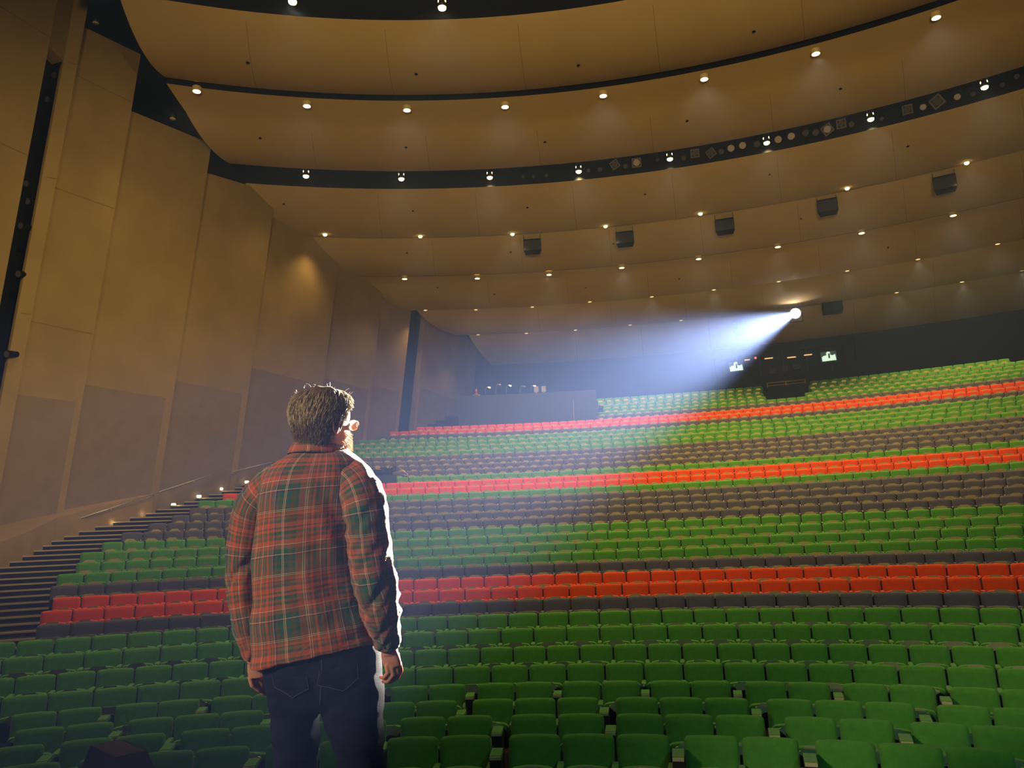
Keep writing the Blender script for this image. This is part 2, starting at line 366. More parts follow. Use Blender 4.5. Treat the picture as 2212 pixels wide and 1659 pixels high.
for n, (xa, ya, xb, yb, ea, eb) in ends.items():
    Ra, za = RZ[ea]; Rb, zb = RZ[eb]
    if n in (4, 6, 7): Ra, za = Ra+0.12, za+0.10
    if n == 5: Ra += 0.17; za += 0.05
    aA = az_of(on_ring(xa, ya, Ra)); aB = az_of(on_ring(xb, yb, Rb))
    pr = shell_profile((Ra, za), (Rb, zb), sags[n], n=14)
    if n == 2:   # flat lip with the recessed lights, then a fold
        pr = [(Ra, za), (Ra+0.7, za-0.05), (Ra+1.55, za-0.10), (Ra+1.75, za-0.15)]+[(Ra+1.75+(Rb-Ra-1.75)*t, za-0.15+(zb-za+0.15)*t-0.24*4*t*(1-t)) for t in [k/10 for k in range(1, 11)]]
    if n == 5:
        pr = [(Ra, za), (Ra+0.9, za-0.06), (Ra+1.05, za-0.09)]+[(Ra+1.05+(Rb-Ra-1.05)*t, za-0.09+(zb-za+0.09)*t-0.22*4*t*(1-t)) for t in [k/8 for k in range(1, 9)]]
    panel_prof[n] = pr
    top = [(R, z+0.22) for R, z in reversed(pr)]
    loop = pr+top; N = 70
    v = []; L = len(loop)
    for k in range(N+1):
        s = k/N
        for R, z in loop:
            t = min(1, max(0, (R-Ra)/(Rb-Ra))); a0 = aA+(aB-aA)*t
            v.append(pol(a0+(math.radians(44)-a0)*s, R, z))
    f = [(k*L+j, (k+1)*L+j, (k+1)*L+(j+1) % L, k*L+(j+1) % L) for k in range(N) for j in range(L)]
    f += [tuple(range(L)), tuple(reversed(range(N*L, (N+1)*L)))]
    nl = len(pr); mi_ = [1 if (j == L-1 and n in (1, 2, 3, 5)) or nl-1 <= j < L-1 else 0 for k in range(N) for j in range(L)]+[0, 0]  # black near edges paint in the darkness of the slots
    o = mesh('ceiling_panel_%d' % n, v, f, [M['ceil'], M['black']], None, False, mi_); autosmooth(o, 0.35); tag(o, kind='structure')
    # thin seams between the boards
    mb = MB(); a = aB+0.10; 
    while a < math.radians(40):
        pp = [(R, z) for R, z in pr if R > Ra+(1.8 if n == 2 else 0.2)]
        for (R1, z1), (R2, z2) in zip(pp[:-1], pp[1:]):
            da = 0.010/R1
            mb.add([pol(a-da, R1, z1-0.004), pol(a+da, R1, z1-0.004), pol(a+da, R2, z2-0.004), pol(a-da, R2, z2-0.004)], [(0, 1, 2, 3)])
        a += 4.8/Rb
    tag(mb.build('ceiling_seams_%d' % n, mat('seam_%d' % n, (0.33, 0.24, 0.13), 0.9)), kind='structure')
# rear fascia edge, attic, rear wall
v, f = sweep([(8, 21.5), (66, 21.5)], arc(math.radians(-60), math.radians(60), 0.05)); tag(mesh('ceiling_attic', v, f, M['black']), kind='structure')
v, f = sweep([(59.5, 8.0), (59.5, 17.5)], az_full); tag(mesh('wall_rear', v, f, M['navy']), kind='structure')
for n, (ea, eb) in enumerate((('E2', 'E3'), ('E4', 'E5')), 1):   # black lining above the slots
    Ra, za = RZ[ea]; Rb, zb = RZ[eb]
    v, f = sweep([(Ra-0.2, za+0.2), (Ra-0.2, za+1.5), (Rb+0.3, zb+1.9), (Rb+0.3, zb+0.2)], arc(math.radians(-37.5 if n == 1 else -34.0), math.radians(44), 0.03)); tag(mesh('ceiling_slot_lining_%d' % n, v, f, M['black']), kind='structure')
v, f = sweep([(RZ['E1'][0]-6, 17.4), (RZ['E1'][0]-0.02, 17.8), (RZ['E1'][0]-0.02, 17.2)], arc(math.radians(-45), math.radians(44), 0.03)); tag(mesh('ceiling_front_slot', v, f, M['black']), kind='structure')
#SECTION2
# ------------------------------------------------------------------ theatre seats
def pillow(w, z0, z1, th, r, puff, arch=0.0, n=5):
    """upholstered slab: outline in XZ with rounded corners, from y=+th (back) to y=0 (front), puffed face at y=-puff"""
    def outline(ins, y):
        W = w/2-ins; a, b = z0+ins, z1-ins; rr = max(r-ins*0.5, 0.005); p = []
        for cx, cz, s in ((W-rr, b-rr, 0), (-W+rr, b-rr, 90), (-W+rr*.5, a+rr*.5, 180), (W-rr*.5, a+rr*.5, 270)):
            q = rr if s < 180 else rr*.5
            for k in range(n):
                t = math.radians(s+90*k/(n-1)); x = cx+q*math.cos(t); z = cz+q*math.sin(t)
                if s < 180: z += arch*(1-(x/W)**2)
                p.append(Vector((x, y, z)))
        # extra points on the arched top
        top = []
        for k in range(1, 5):
            x = (W-rr)*(1-2*k/5); top.append(Vector((x, y, b+arch*(1-(x/W)**2))))
        p[n:n] = top
        return p
    return [outline(0.012, th), outline(0.0, th*0.8), outline(0.0, th*0.15), outline(0.03, -puff*0.7), outline(0.08, -puff)]
def tilt(rings, ang, piv):
    Mx = Matrix.Translation(piv) @ Matrix.Rotation(ang, 4, 'X') @ Matrix.Translation(-Vector(piv))
    return [[Mx @ p for p in r] for r in rings]
def seat_parts(w, lod=0):
    n = 5 if lod == 0 else 3
    P = {}
    b = MB(); b.rings(tilt(pillow(w-0.022, 0.40, SEATH+0.012, 0.075, 0.045, 0.028, 0.012, n), -0.20, (0, 0, 0.42))); P['backrest'] = (b, 'fab')
    # cushion tipped up: its front edge is the arched upper edge
    cu = pillow(w-0.09, 0.36, 0.640, 0.070, 0.05, 0.01, 0.03, n)
    cu = [[p+Vector((0, -0.17, 0)) for p in r] for r in cu]
    b = MB(); b.rings(tilt(cu, 0.22, (0, -0.10, 0.38))); P['seat_cushion'] = (b, 'fab')
    pa = pillow(w-0.24, 0.622, 0.643, 0.014, 0.012, 0.003, 0.024, n)
    pa = [[p+Vector((0, -0.205, 0)) for p in r] for r in pa]
    b = MB(); b.rings(tilt(pa, 0.22, (0, -0.10, 0.38))); P['seat_edge'] = (b, 'pan')
    ps = pillow(w-0.14, 0.37, 0.605, 0.014, 0.04, 0.003, 0.022, n)
    ps = [[p+Vector((0, -0.200, 0)) for p in r] for r in ps]
    b = MB(); b.rings(tilt(ps, 0.22, (0, -0.10, 0.38))); P['seat_shell'] = (b, 'post')
    x = w/2
    b = MB()
    b.rings([[Vector((x-0.014, -0.26, z)), Vector((x+0.014, -0.26, z)), Vector((x+0.014, 0.10, z)), Vector((x-0.014, 0.10, z))] for z in (0.0, 0.30, 0.605)])
    b.box((x-0.05, -0.16, 0), (x+0.05, 0.06, 0.015)); P['standard'] = (b, 'post')
    b = MB()
    prof_ = [(-0.031, 0.605), (0.031, 0.605), (0.036, 0.62), (0.030, 0.642), (0, 0.648), (-0.030, 0.642), (-0.036, 0.62)]
    b.rings([[Vector((x+px_*s, y, 0.605+(z-0.605)*s2)) for px_, z in prof_] for y, s, s2 in ((-0.31, 0.9, 0.9), (-0.29, 1, 1), (-0.05, 1, 1), (0.0, 0.9, 0.9))]); P['arm_pad'] = (b, 'fab')
    b = MB(); b.box((x-0.012, -0.320, 0.606), (x+0.012, -0.306, 0.634)); P['arm_cap'] = (b, 'cap')
    return P
SEAT_W = {}
def proto(w):
    k = round(w, 3)
    if k not in SEAT_W:
        SEAT_W[k] = {n: (b, m_) for n, (b, m_) in seat_parts(w).items()}
    return SEAT_W[k]
mesh_cache = {}
def part_mesh(w, pn, col):
    key = (round(w, 3), pn, col)
    if key not in mesh_cache:
        b, m_ = proto(w)[pn]
        me = bpy.data.meshes.new('seat_'+pn); me.from_pydata([tuple(v) for v in b.v], [], b.f)
        me.materials.append(M[col] if m_ == 'fab' else M[m_])
        me.polygons.foreach_set('use_smooth', [True]*len(me.polygons))
        try: me.set_sharp_from_angle(angle=0.9)
        except Exception: pass
        mesh_cache[key] = me
    return mesh_cache[key]
ORD = ['first','second','third','fourth','fifth','sixth','seventh','eighth','ninth','tenth','eleventh','twelfth','thirteenth','fourteenth','fifteenth','sixteenth','seventeenth','eighteenth','nineteenth','twentieth','twenty-first','twenty-second','twenty-third','twenty-fourth','twenty-fifth','twenty-sixth','twenty-seventh','twenty-eighth','twenty-ninth','thirtieth']
ROWNAME = {1:'front row', 2:'second row from the front', 3:'third row from the front', 4:'fourth row from the front', 5:'fifth row from the front', 6:'sixth row from the front',
           7:'second green row below the charcoal row', 8:'green row just below the charcoal row', 9:'charcoal row under the lower red rows', 10:'lower row of the nearest red pair', 11:'upper row of the nearest red pair', 12:'charcoal row above the nearest red pair', 13:'lowest of the four bright green rows'}
CN = {'green': 'green', 'red': 'red-orange', 'grey': 'charcoal grey'}
seats = []     # (row, arc centre, width, has gap before)
for i in range(1, 42):
    R = RR[i-1]
    if i <= 4:
        g, wS = front_groups(i)
        for s, n in g:
            for k in range(n):
                seats.append((i, (s+wS*(k+0.5))/R, wS, k == n-1))
    else:
        a0, wS = SEAM[i]; st_ = wS/R
        aL = math.radians(left_end(i)); aR = math.radians(24)
        if i == 41: aR = 0.2105
        if i == 40: aR = 0.25
        n0 = math.ceil((aL-a0)/st_-0.45); a = a0+n0*st_
        while a < aR:
            seats.append((i, a+st_/2, wS, False)); a += st_
def man_hides(x, y):
    return 560 < x < 808 and y > 1000 or 510 < x < 850 and 1040 < y < 1400
indiv, rest = [], []
for i, a, wS, gap in seats:
    P = pol(a, RR[i-1], ZT[i-1]-0.1); x, y, d = to_px(P)
    hw = wS/2*FPX/d
    if d < 0.5 or x < -260 or x > 2480: continue
    if i >= 36 and -12.3 > math.degrees(a): continue
    if 38 <= i <= 41 and 1655 < x < 1742: continue           # the camera platform stands in these rows
    vis = (x+hw > 4) and (x-hw < 2208) and y < 1675 and not man_hides(x, y)
    if i <= 13 and vis: indiv.append((i, a, wS, gap, x))
    else: rest.append((i, a, wS, gap, x))
indiv.sort(key=lambda t: (t[0], t[4]))
print('SEATS individual', len(indiv), 'rest', len(rest))
if len(indiv) > 300:
    rest += indiv[300:]; indiv = indiv[:300]
def seat_label(i, x, n):
    side = 'right of the man' if x > 690 else 'left of the man'
    return '%s theatre seat, %s %s, %s' % (CN[row_color(i)], ORD[n], side, ROWNAME[i])
for i in range(1, 14):
    r_ = [t for t in indiv if t[0] == i]
    L_ = sorted([t for t in r_ if t[4] <= 690], key=lambda t: -t[4]); R_ = sorted([t for t in r_ if t[4] > 690], key=lambda t: t[4])
    for lst in (L_, R_):
        for n, (i_, a, wS, gap, x) in enumerate(lst):
            col = row_color(i)
            root = empty('theatre_seat', pol(a, RR[i-1], FL[i-1]), -a)
            tag(root, seat_label(i, x, n), 'theatre seat', {'green': 'green theatre seats in the lower rows', 'red': 'red seats in the nearest red rows', 'grey': 'charcoal seats beside the nearest red rows'}[col])
            for pn in proto(wS):
                o = bpy.data.objects.new(pn, part_mesh(wS, pn, col)); COL.objects.link(o); o.parent = root
            if gap:      # wide armrest with a pale wood top that fills the gap in the front rows
                b = MB(); xx = wS/2+0.075
                b.box((xx-0.058, -0.30, 0), (xx+0.052, 0.02, 0.735), 0); b.box((xx-0.056, -0.318, 0.738), (xx+0.050, -0.302, 0.768), 1); b.box((xx-0.058, -0.302, 0.735), (xx+0.052, -0.02, 0.775), 2)
                o = b.build('wide_armrest', [M['post'], M['gold'], M[col]], root)
# all further seats: one object
mats_ = [M['green'], M['red'], M['grey'], M['post'], M['pan'], M['cap']]; ci = {'green': 0, 'red': 1, 'grey': 2}
V, Fc, MI = [], [], []
lod = {}
for i, a, wS, gap, x in rest:
    k = round(wS, 3)
    if k not in lod:
        vv, ff, mm = [], [], []
        for pn, (b, m_) in seat_parts(wS, 1).items():
            n = len(vv); vv += b.v; ff += [tuple(q+n for q in f_) for f_ in b.f]; mm += [-1 if m_ == 'fab' else {'post': 3, 'pan': 4, 'cap': 5}[m_]]*len(b.f)
        lod[k] = (vv, ff, mm)
    vv, ff, mm = lod[k]; n = len(V); ca_, sa_ = math.cos(-a), math.sin(-a); o_ = pol(a, RR[i-1], FL[i-1]); c_ = ci[row_color(i)]
    V += [(p.x*ca_-p.y*sa_+o_.x, p.x*sa_+p.y*ca_+o_.y, p.z+o_.z) for p in vv]
    Fc += [tuple(q+n for q in f_) for f_ in ff]; MI += [c_ if m_ < 0 else m_ for m_ in mm]
o = mesh('rear_theatre_seats', V, Fc, mats_, None, True, MI)
try: o.data.set_sharp_from_angle(angle=0.9)
except Exception: pass
tag(o, 'banded green, charcoal and red seats filling the upper rows up to the dark rear wall', 'theatre seats', kind='stuff')

# ------------------------------------------------------------------ ceiling downlights
def zlens(R):  # height of the ceiling underside at radius R
    ks = sorted(RZ.values()); 
    for (Ra, za), (Rb, zb) in zip(ks[:-1], ks[1:]):
        if Ra <= R <= Rb: return za+(zb-za)*(R-Ra)/(Rb-Ra)
    return ks[-1][1]
LAMPS = {
 'front slot': ([(632, 3), (955, 16)], 17.25, 'pend', 1),
 'flat lip': ([(425,195),(663,227),(879,236),(1091,229),(1303,205),(1521,169),(1762,114),(2022,36)], 16.93, 'flush', 1),
 'lighting slot': ([(661,380),(867,386),(1058,383),(1250,370),(1447,343),(1656,308),(1881,257),(2127,188)], 16.95, 'pend', 1),
 'loudspeaker line': ([(702,506),(908,510),(1107,505),(1308,488),(1513,461),(1830,406),(2088,351)], 15.85, 'pend2', 1),
 'thin slot': ([(874,601),(1031,600),(1186,592),(1343,577),(1509,558),(1680,532),(1861,502),(2059,464)], 15.15, 'flush', 1),
 'upper rear edge': ([(919,670),(1028,669),(1150,663),(1274,652),(1408,641),(1542,626),(1682,608),(1830,585),(1983,560),(2155,527)], 14.86, 'far', 0),
 'last rear edge': ([(1033,723),(1137,720),(1243,713),(1361,702),(1471,692),(1937,632),(2078,609),(2207,584)], 14.5, 'far', 0)}
def nth(n, total):
    return '%s from the left' % ORD[n] if n < total-1 or total < 2 else 'rightmost'
for rn, (pts, z, kind, lit) in LAMPS.items():
    for n, p in enumerate(pts):
        P = at_height(p[0], p[1], z); az = az_of(P)
        t = empty('ceiling_downlight', P, -az)
        if kind == 'flush':
            b = MB(); b.rings([[Vector((0.155*math.cos(q)*s, 0.155*math.sin(q)*s, zz)) for q in [2*PI*k/20 for k in range(20)]] for s, zz in ((1.0, 0.12), (1.0, -0.03), (0.85, -0.05))], 0, False); b.build('trim_ring', M['lamprim'], t, True)
            b = MB(); b.disc((0, 0, -0.045), (0, 0, -1), 0.134, 20); b.build('lens', M['lamp'], t)
        elif kind in ('pend', 'pend2'):
            r_ = 0.13 if kind == 'pend' else 0.10
            b = MB(); b.rings([[Vector((r_*math.cos(q)*s, r_*math.sin(q)*s, zz)) for q in [2*PI*k/20 for k in range(20)]] for s, zz in ((0.5, 0.42), (0.9, 0.40), (1.0, 0.10), (1.06, 0.0))], 0, True); b.build('lamp_housing', M['post'], t, True)
            b = MB(); b.rings([[Vector((r_*math.cos(q)*s, r_*math.sin(q)*s, zz)) for q in [2*PI*k/20 for k in range(20)]] for s, zz in ((0.98, -0.005), (0.9, -0.05), (0.55, -0.085), (0.1, -0.095))], 0, True); b.build('lens', M['lamp'], t, True)
            if kind == 'pend':
                for sx in (-1, 1):
                    b = MB(); b.rings([[Vector((sx*0.09+0.035*math.cos(q)*s, -0.05+0.035*math.sin(q)*s, zz)) for q in [2*PI*k/10 for k in range(10)]] for s, zz in ((0.4, 0.24), (1, 0.2), (1, 0.15), (0.4, 0.11))], 0, True); b.build('side_lamp', M['lamp'], t, True)
        else:
            b = MB(); b.rings([[Vector((0.13*math.cos(q)*s, 0.13*math.sin(q)*s, zz)) for q in [2*PI*k/16 for k in range(16)]] for s, zz in ((1.0, 0.2), (1.0, 0.0), (0.85, -0.01))], 0, False); b.build('trim_ring', M['lamprim'], t, True)
            b = MB(); b.disc((0, 0, -0.012), (0, 0, -1), 0.11, 16); b.build('lens', M['lamp_far'], t)
        tag(t, 'warm round ceiling downlight on the %s, %s' % (rn, nth(n, len(pts))), 'ceiling light', 'house downlights')
        L = bpy.data.lights.new('downlight_beam', 'SPOT'); L.energy = HOUSE_W*(1.0 if lit else 0.9)*(0.30 if n == 0 else 0.7 if n == 1 else 1.0); L.color = (1.0, 0.68, 0.27)
        L.spot_size = math.radians(112); L.spot_blend = 1.0; L.shadow_soft_size = 0.12
        lo = bpy.data.objects.new('downlight_beam', L); COL.objects.link(lo); lo.parent = t; lo.location = (0, 0, -0.13)
# unseen lamps added above the view to brighten the front rows
for k in range(5):
    az = math.radians(-44+18*k); P = pol(az, 14.5, 18.3); t = empty('ceiling_downlight', P, -az)
    b = MB(); b.rings([[Vector((0.13*math.cos(q)*s, 0.13*math.sin(q)*s, zz)) for q in [2*PI*k_/20 for k_ in range(20)]] for s, zz in ((0.5, 0.42), (0.9, 0.40), (1.0, 0.10), (1.06, 0.0))], 0, True); b.build('lamp_housing', M['post'], t, True)
    b = MB(); b.disc((0, 0, -0.01), (0, 0, -1), 0.12, 20); b.build('lens', M['lamp'], t)
    tag(t, 'warm round ceiling lamp added unseen above the front rows', 'ceiling light', 'lamps added over the front rows')
    L = bpy.data.lights.new('downlight_beam', 'SPOT'); L.energy = 1500; L.color = (1.0, 0.74, 0.36); L.spot_size = math.radians(96); L.spot_blend = 1.0; L.shadow_soft_size = 0.12
    lo = bpy.data.objects.new('downlight_beam', L); COL.objects.link(lo); lo.parent = t; lo.location = (0, 0, -0.13)
    lo.rotation_euler = (math.radians(32), 0, 0)
# two lamps on the tops of the wall fins
for n, p in enumerate([(207, 47), (373, 254)]):
    P = at_lateral(p[0], p[1], -20.6); t = empty('wall_top_lamp', P, 0)
    b = MB(); b.tube([(0, 0, 0.16), (0, 0, -0.04)], 0.10, 16); b.build('lamp_housing', M['post'], t, True)
    b = MB(); b.tube([(0, 0, -0.041), (0, 0, -0.06)], 0.105, 16); b.build('trim_ring', M['cap'], t, True)
    tag(t, ['dark cylindrical lamp with pale rim above the tallest left wall fin', 'small dark lamp with pale rim above the second left wall fin'][n], 'lamp', 'lamps over the left wall')
# sprinkler heads on the ceiling shells
nsp = 0
for n, pts in {1: [(535,132),(899,158),(1249,138),(1628,66)], 2: [(562,296),(877,316),(1177,305),(1484,259),(1815,189)], 3: [(613,439),(892,454),(1139,447),(1393,418),(1662,375),(1961,314)],
               4: [(879,545),(1103,543),(1325,525),(1730,470)], 5: [(945,620),(1068,634),(1265,620),(1467,601),(1918,533)]}.items():
    pr = panel_prof[n]
    for j, (x, y) in enumerate(pts):
        # march along the ray to the shell underside
        d = ray(x, y); best = None
        for k in range(1000, 7000, 4):
            P = CAM+d*(k/100); R = math.hypot(P.x, P.y)
            if R < pr[0][0] or R > pr[-1][0]: continue
            for (R1, z1), (R2, z2) in zip(pr[:-1], pr[1:]):
                if R1 <= R <= R2: zz = z1+(z2-z1)*(R-R1)/(R2-R1); break
            if P.z >= zz: best = Vector((P.x, P.y, zz)); break
        if best is None: continue
        b = MB(); b.tube([(0, 0, 0.02), (0, 0, -0.03), (0, 0, -0.035), (0, 0, -0.05)], [0.02, 0.02, 0.06, 0.045], 10)
        o = b.build('ceiling_sprinkler', M['black'], None, True); o.location = best
        tag(o, 'tiny dark sprinkler head on the %s ceiling shell from the front, %s' % (ORD[n-1], nth(j, len(pts))), 'sprinkler', 'ceiling sprinklers')

# ------------------------------------------------------------------ stage lanterns in the lighting slot
LANT = [(1130,381,'f',.5),(1152,381,'f',.5),(1180,379,'f',.5),(1271,368,'c',.6),(1296,366,'c',.7),(1328,355,'s',.9),(1351,359,'c',.7),(1375,351,'sr',1),(1420,345,'c',.5),(1477,341,'c',.7),(1501,331,'s',.9),(1536,330,'s',.9),(1558,327,'c',.8),
        (1579,320,'r',1),(1604,314,'r',1),(1635,311,'c',.9),(1681,301,'r',1),(1709,294,'r',1),(1740,287,'c',.9),(1762,286,'c',.9),(1787,279,'sr',1),(1817,267,'s',.9),(1839,268,'c',.8),(1905,256,'c',.5),(1960,236,'s',.9),(1994,231,'r',.8),(2024,219,'s',1.1),(2068,209,'r',.8),(2102,203,'c',.6),(2165,183,'c',.6),(2196,165,'c',.6)]
for n, (x, y, k, s) in enumerate(LANT):
    P = at_height(x, y, 16.85); az = az_of(P)
    t = empty('stage_lantern', P, -az)
    # barrel aims back and down at the stage: local -Y is towards the stage
    dirv = Vector((0, -0.80, -0.60)); r_ = 0.16*s
    b = MB(); b.tube([Vector((0, 0, 0))-dirv*0.45, Vector((0, 0, 0))-dirv*0.40, Vector((0, 0, 0)), dirv*0.02], [r_*0.6, r_*0.85, r_, r_*1.05], 16); b.build('barrel', M['black'], t, True)
    b = MB(); b.disc(dirv*0.025, dirv, r_*0.88, 20); b.build('lens', M['lens2'] if 'r' in k else M['lens'], t)
    b = MB(); b.tube([(-r_*1.2, 0, 0), (-r_*1.2, 0, 0.3), (0, 0, 0.32), (0, 0, 1.2), (0, 0, 0.32), (r_*1.2, 0, 0.3), (r_*1.2, 0, 0)], 0.015, 6); b.build('yoke', M['black'], t)
    if 's' in k:
        b = MB(); u = Vector((1, 0, 0)); w_ = dirv.cross(u).normalized(); c0 = dirv*0.05; q = r_*1.25
        rot = 0.5 if n % 3 == 2 else 0.0
        u2 = u*math.cos(rot)+w_*math.sin(rot); w2 = w_*math.cos(rot)-u*math.sin(rot)
        o1 = [c0+u2*a_*q+w2*b_*q for a_, b_ in ((-1,-1),(1,-1),(1,1),(-1,1))]; o2 = [c0+(p-c0)*0.72 for p in o1]
        b.add(o1+o2, [(0,1,5,4),(1,2,6,5),(2,3,7,6),(3,0,4,7)]); b.build('colour_frame', M['frame'], t)
    kk = {'f': 'faint small', 'c': 'dark round', 's': 'square-framed', 'sr': 'square-framed bright-lensed', 'r': 'round pale-lensed'}[k]
    tag(t, '%s stage lantern in the ceiling slot, %s counted from the left' % (kk, ORD[n] if n < 30 else 'rightmost'), 'stage light', 'lanterns in the lighting slot')
# lanterns inside the tall side slot
for n, (x, y) in enumerate([(118,163),(103,215),(58,397),(61,435),(46,488),(41,592),(16,765)]):
    P = at_lateral(x, y, -21.9 if n != 3 else -22.2); t = empty('side_lantern', P, -0.6)
    b = MB(); dv = Vector((0.6, -0.7, -0.2)).normalized(); b.tube([Vector((0,0,0))-dv*0.35, Vector((0,0,0)), dv*0.03], [0.08, 0.12, 0.13], 14); b.build('barrel', M['black'], t, True)
    b = MB(); b.disc(dv*0.035, dv, 0.10, 14); b.build('lens', M['lens'], t)
    tag(t, 'dim lantern inside the tall dark slot of the left wall, %s from the top' % ORD[n], 'stage light', 'lanterns in the side wall slot')

# ------------------------------------------------------------------ hanging loudspeakers
Rs = RZ['E6'][0]+0.5
for n, (x, y) in enumerate([(1149, 505.5), (1348, 489), (1563, 461), (1784, 418), (2036, 367)]):
    P = on_ring(x, y, Rs); az = az_of(P)
    t = empty('hanging_loudspeaker', (P.x, P.y, P.z), -az)
    wv, hv, dz = 0.44, 0.56, -0.42
    b = MB(); b.rings([[Vector((xx, yy, zz)) for xx, yy in ((-wv*s, -0.30), (wv*s, -0.30), (wv*0.8*s, 0.30), (-wv*0.8*s, 0.30))] for zz, s in ((dz, 1.0), (dz-hv, 1.0))]); b.build('cabinet', M['black'], t)
    b = MB(); b.box((-wv*0.95, -0.315, dz-hv*0.96), (wv*0.95, -0.301, dz-hv*0.06)); b.build('grille', M['speaker'], t)
    b = MB(); b.box((-wv*0.97, -0.24, dz+0.03), (wv*0.97, -0.20, dz+0.07)); b.build('hanging_bar', M['black'], t)
    for sx in (-1, 1):
        b = MB(); b.tube([(sx*wv*0.93, -0.22, dz+0.05), (sx*wv*0.93, -0.22, 0.15)], 0.012, 6); b.build('suspension_cable', M['black'], t)
    tag(t, 'dark box loudspeaker hung below the ceiling edge, %s of five from the left' % ORD[n], 'loudspeaker', 'hanging loudspeakers')

# ------------------------------------------------------------------ follow spot bay
bm0 = SPOT+Vector((0, 0.9, 0))
t = empty('follow_spot_bay', (bm0.x, bm0.y, bm0.z), 0)
b = MB(); b.box((-3.75, -0.15, -0.50), (-1.45, 0.9, 0.12)); b.build('bay_opening', M['navy'], t); b = MB(); b.box((1.62, -0.15, 0.10), (2.75, 0.9, 0.78)); b.build('bay_opening', M['navy'], t)  # solid navy boxes stand in for the dark inside the openings
tag(t, 'two dark openings in the rear ceiling shell beside the shining follow spot', 'lighting bay')
t = empty('follow_spot', SPOT, 0)
dv = (MAN_T-SPOT).normalized()
b = MB(); b.tube([-dv*1.4, -dv*1.3, -dv*0.5, -dv*0.06, dv*0.0], [0.16, 0.24, 0.27, 0.30, 0.33], 24, 0, False); b.build('barrel', M['black'], t, True)
b = MB(); b.disc(-dv*0.12, dv, 0.30, 28); b.build('lens', M['spot'], t)
b = MB(); b.tube([-dv*0.7+Vector((0.36,0,0)), -dv*0.7+Vector((0.36,0,-0.55)), -dv*0.7+Vector((-0.36,0,-0.55)), -dv*0.7+Vector((-0.36,0,0))], 0.03, 8); b.build('yoke', M['black'], t)
tag(t, 'dazzling white follow spot shining from the rear ceiling', 'spotlight')

# ------------------------------------------------------------------ rear: mixing platform on the left
ang = [math.radians(d_) for d_ in (-21.85, -20, -18, -16, -14, -12.35)]
v, f = sweep([(51.35, 7.4), (51.35, 9.86), (51.35+0.25, 9.86), (51.6, 9.45), (55.5, 9.45), (55.5, 7.4)], ang, True)
tag(mesh('mixing_platform', v, f, M['block']), 'long dark boxed-in platform at the rear left behind the red seats', 'platform')
def rear(x, y, R): return on_ring(x, y, R)
# mixing desk
t = empty('mixing_desk', pol(math.radians(-16.7), 52.6, 9.45), math.radians(16.7))
b = MB(); b.rings([[Vector((xx, yy, zz)) for yy, zz in ((0.45, 0), (-0.45, 0), (-0.45, 0.38), (0.45, 0.62))] for xx in (-3.6, 3.6)]); b.build('console_body', M['block'], t)
b = MB(); b.rings([[Vector((xx, yy, zz)) for yy, zz in ((0.40, 0.625), (-0.40, 0.41), (-0.40, 0.425), (0.40, 0.64))] for xx in (-3.5, 3.5)]); b.build('control_surface', M['metal'], t)
tag(t, 'long slanted mixing desk on the rear left platform', 'mixing desk')
for n, (x, y, h) in enumerate([(1048, 836, .5), (1071, 830, .6), (1093, 832, .4), (1123, 834, .5), (1146, 833, .5)]):
    P = rear(x, y, 52.1); t = empty('desk_lamp', (P.x, P.y, 9.95), 0); hh = max(0.15, P.z-9.95)
    b = MB(); b.tube([(0, 0, 0), (0.02, 0, hh*0.7), (0.10, 0, hh), (0.24, 0, hh*0.93)], 0.018, 6); b.build('gooseneck', M['metal'], t, True)
    b = MB(); b.tube([(0.20, 0, hh*0.95), (0.34, 0, hh*0.86)], [0.03, 0.05], 10); b.build('lamp_head', M['step'] if n % 2 == 0 else M['metal'], t, True)
    tag(t, 'small gooseneck lamp on the rear left mixing desk, %s from the left' % ORD[n], 'desk lamp', 'lamps on the mixing desk')
for n, (x, y) in enumerate([(1158, 832), (1174, 832)]):
    P = rear(x, y, 52.0); t = empty('desk_monitor', (P.x, P.y, 9.93), math.radians(15))
    b = MB(); b.box((-0.14, -0.03, 0.10), (0.14, 0.02, 0.46)); b.build('bezel', M['metal'], t)
    b = MB(); b.box((-0.03, -0.02, 0), (0.03, 0.02, 0.12)); b.build('stand', M['metal'], t)
    tag(t, 'small pale screen at the right end of the mixing desk, %s' % ('left one' if n == 0 else 'right one'), 'monitor', 'screens on the mixing desk')
# the operator behind the desk
P = rear(1029, 846, 53.0); oc = Vector((P.x, P.y, 9.45)); of = Vector((-P.x, -P.y, 0)).normalized(); orr = Vector((of.y, -of.x, 0))
OPER = (oc, of, orr)
t = None
b = MB()   # slim post beside the platform
P = rear(1239, 885, 50.9)
b.tube([(P.x, P.y, 7.4), (P.x, P.y, 9.2)], 0.035, 8); o = b.build('platform_post', M['metal']); tag(o, 'slim pale post in front of the rear left platform', 'post')
